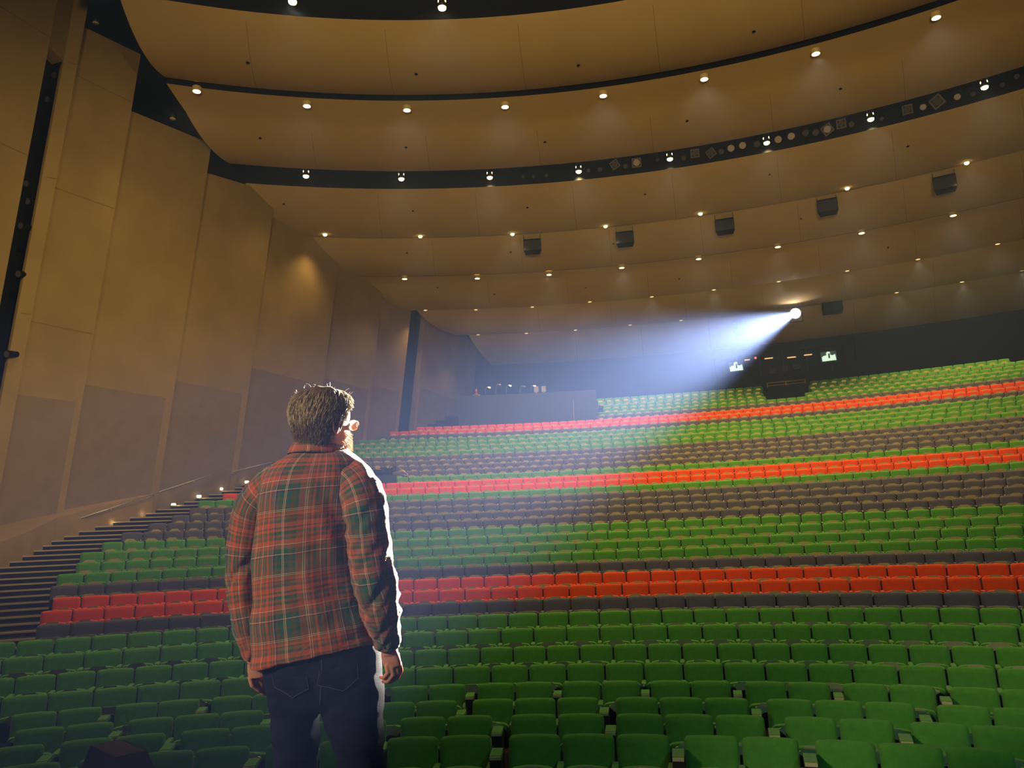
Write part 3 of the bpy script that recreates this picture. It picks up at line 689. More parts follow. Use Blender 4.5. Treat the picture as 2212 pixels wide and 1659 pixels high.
# handrail and lamps over the rear aisle entrance
# ------------------------------------------------------------------ rear centre control room
Rc = 58.6
t = empty('control_room', (0, Rc, 10.2), 0)
b = MB(); b.box((-4.6, 0.2, 0.0), (4.6, 0.5, 1.0)); b.box((-4.6, 0.2, 2.6), (4.6, 0.5, 3.2)); b.box((-4.7, 0.1, 0), (-4.5, 0.6, 3.2)); b.box((4.5, 0.1, 0), (4.7, 0.6, 3.2)); b.build('window_surround', M['navy'], t)
for k in range(5):
    b = MB(); xx = -3.0+1.5*k; b.box((xx-0.03, 0.18, 1.0), (xx+0.03, 0.25, 2.6)); b.build('mullion', M['speaker'], t)
for k, (xx, zz, ww) in enumerate([(-0.9, 2.15, 0.55), (0.55, 2.05, 0.55), (1.6, 2.1, 0.5), (-2.3, 2.2, 0.35)]):
    b = MB(); b.box((xx-ww/2, 0.0, zz), (xx+ww/2, 0.12, zz+0.06)); b.build('light_bar', mat('console_glow_%d' % k, (0.6, 0.4, 0.2), 0.5, emit=(1.0, 0.62, 0.28), emit_s=0.8), t)
for k, (xx, zz) in enumerate([(-0.75, 1.3), (0.05, 1.35), (0.8, 1.4)]):
    b = MB(); b.box((xx-0.22, 0.05, zz-0.2), (xx+0.22, 0.2, zz+0.2)); b.build('equipment_panel', M['speaker'], t)
b = MB(); b.tube([(-1.75, -0.0, 2.3), (-1.75, 0.05, 2.3)], 0.07, 12); b.build('red_indicator', mat('red_led', (1, 0.1, 0.1), 0.5, emit=(1.0, 0.10, 0.10), emit_s=2.5), t)
tag(t, 'dark glazed control room at the rear centre with small warm console lights', 'control room')
white_scr = mat('screen_figure_glow', (0.8, 1.0, 0.9), 0.5, emit=(0.72, 1.0, 0.92), emit_s=0.8)
dark_scr = mat('screen_dark', (0.02, 0.03, 0.03), 0.4, emit=(0.05, 0.10, 0.10), emit_s=0.4)
for n, (x, y) in enumerate([(1590, 792), (1790, 770)]):
    P = on_ring(x, y, 57.9); t = empty('monitor_screen', P, 0)
    b = MB(); b.box((-0.52, 0, -0.36), (0.52, 0.06, 0.36)); b.build('bezel', M['black'], t)
    b = MB(); b.box((-0.48, -0.012, -0.33), (0.48, -0.002, 0.33)); b.build('display', dark_scr, t)
    sil = [(-0.40, -0.30), (-0.42, -0.02), (-0.30, 0.06), (-0.12, 0.10), (-0.14, 0.22), (-0.08, 0.31), (0.04, 0.32), (0.11, 0.25), (0.10, 0.10), (0.26, 0.05), (0.40, 0.12), (0.44, -0.28)]
    b = MB(); b.rings([[Vector((a_, -0.02, c_)) for a_, c_ in sil], [Vector((a_, -0.014, c_)) for a_, c_ in sil]]); b.build('bright_figure', white_scr, t)
    b = MB(); b.box((-0.02, -0.025, -0.12), (0.08, -0.021, 0.20)); b.build('figure_face', dark_scr, t)
    tag(t, 'small lit screen showing a pale bust, %s of the control room' % ('left side' if n == 0 else 'right side'), 'screen', 'screens beside the control room')
# balcony box with a brass rail
t = empty('camera_platform', (0.0, 55.6, FL[38]), 0)
b = MB(); b.box((-1.15, -0.6, -0.3), (1.2, 1.9, 1.30)); b.build('box', M['navy'], t)
b = MB()
for zz in (1.42, 1.60): b.tube([(-1.1, -0.55, zz), (1.15, -0.55, zz)], 0.022, 8)
b.build('rail', M['brass'], t, True)
for xx in (-1.1, 0.0, 1.15):
    b = MB(); b.tube([(xx, -0.55, 1.3), (xx, -0.55, 1.6)], 0.022, 8); b.build('baluster', M['brass'], t, True)
tag(t, 'dark boxed platform with a thin brass rail among the top rear rows', 'platform')

# ------------------------------------------------------------------ side aisle: handrails, step lights, entrance parapet
for n, seg in enumerate([[(-60, 1188), (0, 1168), (134, 1134)], [(140, 1131), (240, 1098), (335, 1066)], [(345, 1062), (420, 1038), (490, 1014)], [(503, 1019), (570, 1003), (640, 984)], [(797, 923), (827, 911)]]):
    pts = [at_lateral(x, y, -22.30) for x, y in seg]
    t = empty('handrail', pts[0], 0); loc = [p-pts[0] for p in pts]
    b = MB(); b.tube(loc, 0.022, 8); b.build('rail', M['brass'] if n == 0 else M['metal'], t, True)
    for p in (loc[0], loc[len(loc)//2], loc[-1]):
        b = MB(); b.tube([p, p+Vector((0, 0, -0.07)), p+Vector((-0.20, 0, -0.07))], 0.012, 6); b.build('bracket', M['metal'], t)
    tag(t, 'thin metal handrail on the left wall by the aisle, %s stretch from the bottom' % ORD[n], 'handrail', 'wall handrails by the left aisle')
for n, (x, y) in enumerate([(43,1205),(150,1150),(238,1129),(305,1110),(378,1090),(433,1072),(480,1056),(536,1041),(797,942),(832,930),(969,905)]):
    P = at_lateral(x, y, -22.45); o_ = MB(); o_.tube([(-0.14, 0, 0), (0.0, 0, 0), (0.012, 0, 0)], [0.06, 0.055, 0.03], 12)
    o = o_.build('aisle_light', M['step'], None, True); o.location = P
    tag(o, 'tiny glowing aisle light low on the left wall, %s from the bottom of the stairs' % ORD[n], 'aisle light', 'aisle lights on the left wall')
    L = bpy.data.lights.new('aisle_glow', 'POINT'); L.energy = 0.5; L.color = (1, 0.8, 0.45); L.shadow_soft_size = 0.05
    lo = bpy.data.objects.new('aisle_glow', L); COL.objects.link(lo); lo.parent = o; lo.location = (0.15, 0, 0)
a1, a2 = math.radians(-30.6), math.radians(-25.25)
v, f = sweep([(RR[23]-0.35, FL[23]), (RR[23]-0.35, ZT[23]+0.08), (RR[23]-0.2, ZT[23]+0.08), (RR[23]-0.2, FL[23])], arc(a1, a2, 0.01), True)
tag(mesh('entrance_parapet', v, f, M['block']), 'dark low parapet around the side entrance, cut into the left rows', 'parapet')
t = empty('entrance_rail', (0, 0, 0), 0)
A_, B_, C_, D_, E_ = on_ring(842, 1006, 40.6), on_ring(856, 1006, 40.4), on_ring(881, 1025, 38.0), on_ring(855, 1026, 38.2), on_ring(880, 1027, 37.7)
t.location = B_
for pts in ([A_, B_, C_], [D_, E_], [on_ring(806, 1013, 40.5), on_ring(824, 1014, 40.5)]):
    b = MB(); b.tube([p-B_ for p in pts], 0.022, 8); b.build('rail', M['brass'], t, True)
for p, z in ((A_, 3.3), (C_, 3.0), (B_, 3.3)):
    b = MB(); b.tube([p-B_, Vector((p.x, p.y, max(z, p.z-0.95)))-B_], 0.018, 6); b.build('rail_post', M['post'], t, True)
tag(t, 'thin brass guard rail above the side entrance on the left', 'railing')

# ------------------------------------------------------------------ stage monitor wedge at the lower left
P = at_height(268, 1617, 0.46)
t = empty('stage_monitor', (P.x, P.y, 0), math.atan2(-ray(268, 1617).x, ray(268, 1617).y)+0.35)
b = MB(); b.rings([[Vector((xx, yy, zz)) for xx, zz in ((-0.17, 0), (-0.15, 0.25), (-0.075, 0.46), (0.05, 0.46), (0.11, 0.34), (0.17, 0.0))] for yy in (-0.12, 0.20)]); b.build('cabinet', M['stage'], t)
b = MB(); nrm = Vector((0.72, 0, 0.69)); b.rings([[Vector((xx, yy, zz))+Vector((0.006, 0, 0.006))*s for xx, zz in ((0.056, 0.452), (0.114, 0.33))] + [Vector((xx, yy+0.27, zz))+Vector((0.006, 0, 0.006))*s for xx, zz in ((0.114, 0.33), (0.056, 0.452))] for s, yy in ((0, -0.09), (1, -0.09))]); b.build('grille', M['speaker'], t)
tag(t, 'black wedge-shaped stage monitor on the stage edge at bottom left', 'stage monitor')

# ------------------------------------------------------------------ haze in the air (lit by the follow spot)
hz = bpy.data.materials.new('stage_haze'); hz.use_nodes = True; nt = hz.node_tree
for n in list(nt.nodes):
    if n.type != 'OUTPUT_MATERIAL': nt.nodes.remove(n)
vsn = nt.nodes.new('ShaderNodeVolumeScatter'); vsn.inputs['Color'].default_value = (0.28, 0.42, 1.0, 1); vsn.inputs['Density'].default_value = HD; vsn.inputs['Anisotropy'].default_value = HG
nt.links.new(vsn.outputs[0], nt.nodes['Material Output'].inputs['Volume'])
b = MB(); b.box((-30, -9, -3), (30, 70, 21.4)); o = b.build('air_haze', hz)
tag(o, 'thin bluish haze filling the auditorium and catching the spotlight beam', 'haze', kind='stuff')
# ------------------------------------------------------------------ the man on the stage
DM = 2.6                                            # his distance from the lens plane
_fw = (at_depth(695, 1171, DM)-CAM); _fw.z = 0; _fw.normalize()
YAW = math.radians(16)                              # his body is turned a little to his right
BF = Vector((_fw.x*math.cos(YAW)+_fw.y*math.sin(YAW), -_fw.x*math.sin(YAW)+_fw.y*math.cos(YAW), 0))   # where his chest faces
BR = Vector((BF.y, -BF.x, 0))                        # his right-hand side
BU = Vector((0, 0, 1))
def mp(x, y, dd=0.0): return at_depth(x, y, DM+dd)
def fbm(p, s): return noise.noise(Vector(p)*s)
def ring_pts(c, rx, ry, n, X=None, Y=None, e=2.0, ph=0.0):
    X = X or BR; Y = Y or BF; out = []
    for k in range(n):
        t = 2*PI*k/n+ph; cx, sy = math.cos(t), math.sin(t)
        ex = 2.0/e
        out.append(c+X*(rx*math.copysign(abs(cx)**ex, cx))+Y*(ry*math.copysign(abs(sy)**ex, sy)))
    return out
def catmull(tab, n):
    """resample a table of equal-length tuples along its index"""
    out = []
    m_ = len(tab)-1
    for q in range(n):
        u = q/(n-1)*m_; i = min(int(u), m_-1); t = u-i
        p0, p1, p2, p3 = tab[max(i-1, 0)], tab[i], tab[i+1], tab[min(i+2, m_)]
        out.append(tuple(0.5*((2*b)+(c-a)*t+(2*a-5*b+4*c-d)*t*t+(-a+3*b-3*c+d)*t**3) for a, b, c, d in zip(p0, p1, p2, p3)))
    return out
def fused(name, parts, vox, smooth_it, m_, parent=None):
    """closed pieces fused into one continuous surface"""
    b = MB()
    for p in parts: b.add(p.v, p.f)
    me = bpy.data.meshes.new(name+'_tmp'); me.from_pydata([tuple(v) for v in b.v], [], b.f)
    o = bpy.data.objects.new(name+'_tmp', me); COL.objects.link(o)
    r = o.modifiers.new('r', 'REMESH'); r.mode = 'VOXEL'; r.voxel_size = vox
    sm = o.modifiers.new('s', 'SMOOTH'); sm.factor = 0.5; sm.iterations = smooth_it
    dg = bpy.context.evaluated_depsgraph_get(); ev = o.evaluated_get(dg)
    me2 = bpy.data.meshes.new_from_object(ev); me2.name = name
    COL.objects.unlink(o); bpy.data.objects.remove(o)
    me2.materials.clear(); me2.materials.append(m_)
    me2.polygons.foreach_set('use_smooth', [True]*len(me2.polygons))
    o2 = bpy.data.objects.new(name, me2); COL.objects.link(o2)
    if parent: o2.parent = parent
    return o2
def limb(tab, n=18, seg=16, flat=1.0, X=None, Y=None):
    """tab rows: px x, px y, depth offset, radius (m); tapering tube through the points"""
    rows_ = catmull(tab, n); pts = [mp(r[0], r[1], r[2]) for r in rows_]; b = MB()
    b.tube(pts, [max(0.004, r[3]) for r in rows_], seg); return b

skin = mat('skin', (0.52, 0.25, 0.165), 0.5, noise_amt=0.08, noise_scale=30, bump=0.1, bump_scale=400, spec=0.4)
skin.node_tree.nodes['Principled BSDF'].inputs['Subsurface Weight'].default_value = 0.6
skin.node_tree.nodes['Principled BSDF'].inputs['Subsurface Radius'].default_value = (0.30, 0.08, 0.04)
hairm = mat('hair_brown', (0.12, 0.080, 0.045), 0.55, noise_amt=0.35, noise_scale=60)
hairtip = mat('hair_greying_lit', (0.42, 0.33, 0.19), 0.5, noise_amt=0.3, noise_scale=40)  # greying hair, lightened to paint in light on the crown
denim = mat('dark_denim', (0.007, 0.0085, 0.022), 0.9, noise_amt=0.35, noise_scale=25, bump=0.4, bump_scale=500, spec=0.15)
stitch = mat('denim_stitching', (0.05, 0.05, 0.07), 0.8)

# ---- head (ellipsoidal slices; local frame HX right ear, HY nose, HZ crown)
HYAW = math.radians(46)
HF = Vector((_fw.x*math.cos(HYAW)+_fw.y*math.sin(HYAW), -_fw.x*math.sin(HYAW)+_fw.y*math.cos(HYAW), 0.06)).normalized()
HX = HF.cross(BU).normalized(); HZ = HX.cross(HF).normalized()
HC = mp(699, 921, 0.0)                               # between the ears
def hp(x, y, z): return HC+HX*x+HF*y+HZ*z
# z, half width, front reach, back reach, superellipse
HS = [(-0.125, 0.020, 0.070, -0.030), (-0.118, 0.040, 0.088, -0.005), (-0.100, 0.054, 0.096, 0.030), (-0.080, 0.062, 0.096, 0.058), (-0.055, 0.067, 0.094, 0.075), (-0.030, 0.070, 0.093, 0.085),
      (-0.005, 0.073, 0.090, 0.092), (0.020, 0.076, 0.092, 0.097), (0.045, 0.078, 0.095, 0.099), (0.068, 0.073, 0.086, 0.092), (0.088, 0.063, 0.072, 0.080), (0.103, 0.047, 0.052, 0.060), (0.112, 0.028, 0.030, 0.036), (0.115, 0.008, 0.010, 0.012)]
def head_bump(x, y, z):
    d = 0.0
    if y > 0:
        d += 0.026*math.exp(-((x/0.011)**2+((z+0.028)/0.016)**2))          # nose tip
        d += 0.014*math.exp(-((x/0.009)**2+((z+0.002)/0.022)**2))          # bridge
        d += 0.008*math.exp(-((x/0.040)**2+((z-0.026)/0.010)**2))          # brow
        d -= 0.010*math.exp(-(((abs(x)-0.032)/0.014)**2+((z-0.006)/0.012)**2))  # eye sockets
        d += 0.006*math.exp(-((x/0.022)**2+((z+0.068)/0.010)**2))          # lips
        d -= 0.004*math.exp(-((x/0.020)**2+((z+0.084)/0.006)**2))
        d += 0.008*math.exp(-((x/0.022)**2+((z+0.105)/0.012)**2))          # chin
        d += 0.005*math.exp(-(((abs(x)-0.045)/0.016)**2+((z+0.022)/0.016)**2)) # cheek bones
    return d
def head_shell(grow=0.0, n=56):
    rr = []
    for z, wd, fr, bk in catmull(HS, 40):
        r = []
        for k in range(n):
            t = 2*PI*k/n; cx, sy = math.cos(t), math.sin(t)
            x = (wd+grow)*math.copysign(abs(cx)**0.92, cx); y = ((fr if sy > 0 else bk)+grow)*math.copysign(abs(sy)**0.95, sy)
            y += head_bump(x, y, z) if sy > 0.3 else 0
            r.append(hp(x, y, z*(1+grow*2)))
        rr.append(r)
    b = MB(); b.rings(rr); return b
neck = MB(); neck.tube([hp(0, -0.028, 0.0), hp(0, -0.030, -0.06), mp(695, 985, 0.02), mp(690, 1015, 0.03)], [0.050, 0.056, 0.060, 0.072], 24)
ears = []
for sx in (-1, 1):
    b = MB(); rg = []
    for k, (s, off) in enumerate(((0.5, -0.002), (0.95, 0.004), (1.0, 0.012), (0.9, 0.018), (0.55, 0.016), (0.3, 0.008))):
        rg.append([hp(sx*(0.072+off), -0.012+0.017*s*math.cos(2*PI*q/18)-off*0.8-0.004, -0.004+0.032*s*math.sin(2*PI*q/18)+0.004*math.cos(2*PI*q/18)) for q in range(18)])
    b.rings(rg); ears.append(b)
# ---- arms and hands
larm = limb([(606, 1050, 0.04, 0.040), (566, 1088, 0.06, 0.046), (538, 1150, 0.06, 0.046), (527, 1215, 0.05, 0.041), (532, 1290, 0.03, 0.040), (542, 1360, 0.0, 0.032), (549, 1405, -0.01, 0.027), (551, 1428, -0.01, 0.027)])
rarm = limb([(752, 1050, -0.05, 0.042), (786, 1092, -0.09, 0.048), (800, 1160, -0.11, 0.047), (810, 1225, -0.11, 0.042), (822, 1300, -0.08, 0.040), (833, 1360, -0.06, 0.031), (840, 1395, -0.05, 0.027), (843, 1412, -0.05, 0.028)])
def finger(pts, r0=0.0088):
    b = MB(); P = [mp(*p) for p in pts]; sub = []; rad = []
    for i in range(len(P)-1):
        for t in (0.0, 0.5): sub.append(P[i].lerp(P[i+1], t)); rad.append(r0*(1.0-0.07*(i+t))*(1.06 if t == 0 and i else 1.0))
    sub.append(P[-1]); rad.append(r0*0.72); d = (P[-1]-P[-2]).normalized(); sub.append(P[-1]+d*0.006); rad.append(r0*0.4)
    b.tube(sub, rad, 12); return b
def palm(rows_, th):
    """rows: (x1,y1,x2,y2,depth) across the hand; th half thickness"""
    b = MB(); rg = []
    for x1, y1, x2, y2, dd, t in rows_:
        A, B = mp(x1, y1, dd), mp(x2, y2, dd-0.004); c = (A+B)/2; X = (B-A)/2; Y = _fw*t
        rg.append([c+X*math.copysign(abs(math.cos(q))**0.75, math.cos(q))+Y*math.sin(q) for q in [2*PI*k/20 for k in range(20)]])
    b.rings(rg); return b
hands = []
# left hand: thumb side forward, fingers curled towards his thigh
hands.append(palm([(537, 1420, 567, 1422, -0.01, .021), (534, 1436, 572, 1436, -0.01, .022), (534, 1452, 574, 1450, -0.01, .020), (538, 1466, 575, 1462, -0.012, .016)], 0))
hands.append(finger([(540, 1462, -0.012), (545, 1480, -0.014), (560, 1491, 0.0), (572, 1493, 0.012)], 0.0090))
hands.append(finger([(549, 1464, -0.004), (556, 1485, -0.002), (569, 1497, 0.012), (580, 1497, 0.022)], 0.0092))
hands.append(finger([(559, 1463, 0.004), (566, 1482, 0.008), (577, 1491, 0.022), (584, 1488, 0.03)], 0.0088))
hands.append(finger([(568, 1460, 0.012), (575, 1474, 0.018), (583, 1480, 0.030), (587, 1476, 0.036)], 0.0076))
hands.append(finger([(543, 1432, -0.002), (553, 1449, 0.030), (563, 1464, 0.036), (570, 1474, 0.034)], 0.0100))
# right hand: back of the hand towards us, fingers curled
hands.append(palm([(824, 1398, 854, 1398, -0.05, .021), (823, 1414, 861, 1412, -0.05, .022), (825, 1430, 866, 1427, -0.052, .020), (830, 1441, 867, 1438, -0.052, .016)], 0))
hands.append(finger([(862, 1430, -0.045), (866, 1449, -0.04), (858, 1464, -0.03), (849, 1469, -0.02)], 0.0086))
hands.append(finger([(855, 1434, -0.054), (859, 1455, -0.056), (848, 1470, -0.046), (838, 1474, -0.036)], 0.0090))
hands.append(finger([(845, 1437, -0.062), (849, 1458, -0.068), (838, 1471, -0.062), (828, 1472, -0.052)], 0.0092))
hands.append(finger([(834, 1437, -0.066), (838, 1454, -0.074), (829, 1464, -0.070), (822, 1463, -0.062)], 0.0080))
hands.append(finger([(857, 1412, -0.035), (861, 1432, -0.012), (852, 1448, -0.004), (842, 1456, -0.004)], 0.0098))
# ---- torso and legs under the clothes
def body_rings(tab, n, seg, e=2.2):
    rg = []
    for y, xl, xr, ry, dd in catmull(tab, n):
        a, c_ = mp(xl, y, dd), mp(xr, y, dd); rg.append(ring_pts((a+c_)/2, (a-c_).length/2, ry, seg, e=e))
    b = MB(); b.rings(rg); return b
torso = body_rings([(968, 672, 722, .055, .02), (990, 628, 758, .075, .01), (1012, 600, 775, .09, 0), (1050, 580, 782, .105, 0), (1120, 574, 775, .11, 0), (1220, 580, 768, .105, 0), (1320, 580, 780, .105, 0), (1400, 582, 806, .11, 0), (1470, 590, 815, .11, 0), (1520, 598, 815, .10, 0)], 30, 32)
def leg_tab(side):
    if side < 0: return [(1440, 585, 690, .10, .01), (1520, 592, 688, .095, .01), (1600, 600, 678, .078, .01), (1680, 604, 672, .066, .02), (1800, 606, 676, .062, .03), (1950, 614, 662, .045, .03), (1995, 612, 664, .05, .02)]
    return [(1440, 705, 812, .10, -.01), (1520, 705, 818, .095, -.02), (1600, 730, 820, .08, -.03), (1680, 745, 822, .068, -.03), (1800, 750, 824, .064, -.02), (1950, 762, 812, .046, -.02), (1995, 760, 814, .05, -.03)]
legs = [body_rings(leg_tab(s), 26, 24, 2.0) for s in (-1, 1)]
person = fused('person', [head_shell(), neck, torso, larm, rarm]+ears+hands+legs, 0.0034, 2, skin)
tag(person, 'person seen from behind in a red and green plaid shirt and dark jeans, arms hanging', 'person')

# ---- hair: a cap with strands
def on_scalp(th, ph, grow):
    """th: azimuth from the right ear towards the nose; ph 0 nape..1 crown"""
    z = -0.085+0.205*ph
    best = None
    tabz = catmull(HS, 120)
    for r in tabz:
        if best is None or abs(r[0]-z) < abs(best[0]-z): best = r
    _, wd, fr, bk = best; cx, sy = math.cos(th), math.sin(th)
    return Vector(((wd+grow)*math.copysign(abs(cx)**0.92, cx), ((fr if sy > 0 else bk)+grow)*math.copysign(abs(sy)**0.95, sy), z+grow*max(0, (ph-0.7))*2.2))
HTAB = catmull(HS, 240)
def scalp(th, z, grow):
    i = min(range(len(HTAB)), key=lambda q: abs(HTAB[q][0]-z)) if False else None
    lo, hi = 0, len(HTAB)-1
    while hi-lo > 1:
        m_ = (lo+hi)//2
        if HTAB[m_][0] < z: lo = m_
        else: hi = m_
    _, wd, fr, bk = HTAB[lo]; cx, sy = math.cos(th), math.sin(th)
    top = max(0.0, (z-0.05)/0.07)
    return Vector(((wd+grow)*math.copysign(abs(cx)**0.92, cx), ((fr if sy > 0 else bk)+grow)*math.copysign(abs(sy)**0.95, sy), z+grow*min(1, top)))
def hairline(th):
    """lowest hair height for an azimuth (0 right ear, 90 nose, -90 nape)"""
    s = math.sin(th); a = math.degrees(math.atan2(math.sin(th), math.cos(th)))
    if s < 0:
        side = abs(math.cos(th))
        return -0.070+0.045*max(0, side-0.80)/0.20
    return -0.025+0.095*min(1, s*1.5) if s < 0.25 else 0.040+0.045*min(1, (s-0.25)/0.5)
b = MB(); rg = []
NT = 72
for q in range(26):
    u = q/25; r = []
    for k in range(NT):
        th = 2*PI*k/NT; z0 = hairline(th); z = z0+(0.1145-z0)*(u**0.8)
        g = 0.004+0.010*min(1, u*4)*(0.9+0.2*max(0, u-0.3))*(0.75 if math.sin(th) > 0.2 else 1.0) + 0.004*fbm((k*0.35, q*0.35, 3), 0.5)
        if math.sin(th) < 0 and z > 0.0: g += 0.004*min(1, z/0.05)
        p = scalp(th, z, g); r.append(hp(*p))
    rg.append(r)
b.rings(rg); hair = b.build('hair', hairm, person, True)
sb = MB()
rnd = random.Random(3)
for k in range(5200):
    th = rnd.uniform(0, 2*PI); z0 = hairline(th); u = rnd.random()**0.7; z = z0+(0.110-z0)*u
    L = 0.020+0.032*u*rnd.uniform(0.6, 1.2); pts = []; side = rnd.uniform(-0.3, 0.3); lift = rnd.uniform(0.0, 1.0)**3
    nseg = 4
    thc = th; zc = z
    for j in range(nseg+1):
        g = 0.011+0.003*min(1, max(0, zc)/0.05)+0.002*j+lift*0.007*j/nseg+rnd.uniform(-.0008, .0008)
        if z-z0 < 0.03: g -= 0.008*(1-(z-z0)/0.03)
        pts.append(hp(*scalp(thc, max(zc, -0.11), g)))
        # combed from the crown outwards and down, swept a little to the back
        zc -= L/nseg*(0.55+0.5*(1-max(0, zc)/0.12)); thc += side*0.10-0.05*math.cos(thc)*(1 if math.sin(thc) > -0.9 else 0)
    wv = 0.0009*rnd.uniform(0.7, 1.3)
    sb.tube(pts, [wv, wv*1.1, wv, wv*0.8, wv*0.2], 3, 0 if rnd.random() < 0.35 or z < 0.02+0.02*rnd.random() else 1, False)  # pale strands high, dark ones low: lit crown and shaded nape in colour
for k in range(26):    # stray hairs standing out at the crown
    th = rnd.uniform(0, 2*PI); p = scalp(th, rnd.uniform(0.08, 0.118), 0.016); a = hp(*p); d = (a-HC).normalized(); s = HX*rnd.uniform(-1, 1)+HF*rnd.uniform(-1, 1)
    sb.tube([a, a+d*0.010+s*0.003, a+d*0.017+s*0.010, a+d*0.018+s*0.020*rnd.random()], [0.0006, 0.0005, 0.0004, 0.0002], 3, 1, False)
sb.build('hair_strands', [hairm, hairtip], hair, True)
# ---- beard
b = MB(); bt = []
for k in range(900):
    th = rnd.uniform(math.radians(0), math.radians(180)); z = rnd.uniform(-0.118, -0.045 if abs(math.cos(th)) < 0.6 else -0.02)
    if abs(math.cos(th)) > 0.985: continue
    p = scalp(th, z, 0.0); q = scalp(th, z-0.010, 0.010+0.004*rnd.random())
    A, B_ = hp(*p), hp(*q); b.tube([A, (A+B_)/2+HF*0.001, B_], [0.0010, 0.0008, 0.0002], 3, 0, False)
b.build('beard', hairtip, person, True)
# ---- glasses
gl = MB()
for sx in (-1, 1):
    c = hp(sx*0.033, 0.108, 0.004)
    gl.tube([c+HX*0.024*math.cos(q)+HZ*0.018*math.sin(q) for q in [2*PI*k/24 for k in range(25)]], 0.0012, 6)
    gl.tube([hp(sx*0.057, 0.106, 0.010), hp(sx*0.074, 0.085, 0.012), hp(sx*0.081, 0.02, 0.012), hp(sx*0.080, -0.012, 0.010), hp(sx*0.078, -0.022, -0.004)], 0.0014, 6)
gl.tube([hp(-0.009, 0.110, 0.006), hp(0, 0.114, 0.010), hp(0.009, 0.110, 0.006)], 0.0012, 6)
glasses = gl.build('glasses', mat('thin_gold_frame', (0.45, 0.25, 0.10), 0.3, metal=0.8), person, True)
glassm = mat('clear_lens', (1, 1, 1), 0.02); glassm.node_tree.nodes['Principled BSDF'].inputs['Transmission Weight'].default_value = 1.0
for sx in (-1, 1):
    b = MB(); c = hp(sx*0.033, 0.108, 0.004); r_ = [[c+HF*o_+HX*0.0235*math.cos(q)+HZ*0.0175*math.sin(q) for q in [2*PI*k/24 for k in range(24)]] for o_ in (-0.0008, 0.0008)]; b.rings(r_); b.build('lens', glassm, glasses)
for sx in (-1, 1):
    b = MB(); b.rings([[hp(sx*0.032+0.012*math.cos(q)*s, 0.076+0.0125*cc, 0.006+0.012*math.sin(q)*s) for q in [2*PI*k/16 for k in range(16)]] for s, cc in ((0.4, -0.9), (0.9, -0.3), (0.9, 0.4), (0.55, 0.85), (0.1, 1.0))]); b.build('eye', mat('eye_white_%d' % sx, (0.7, 0.68, 0.65), 0.2), person, True)

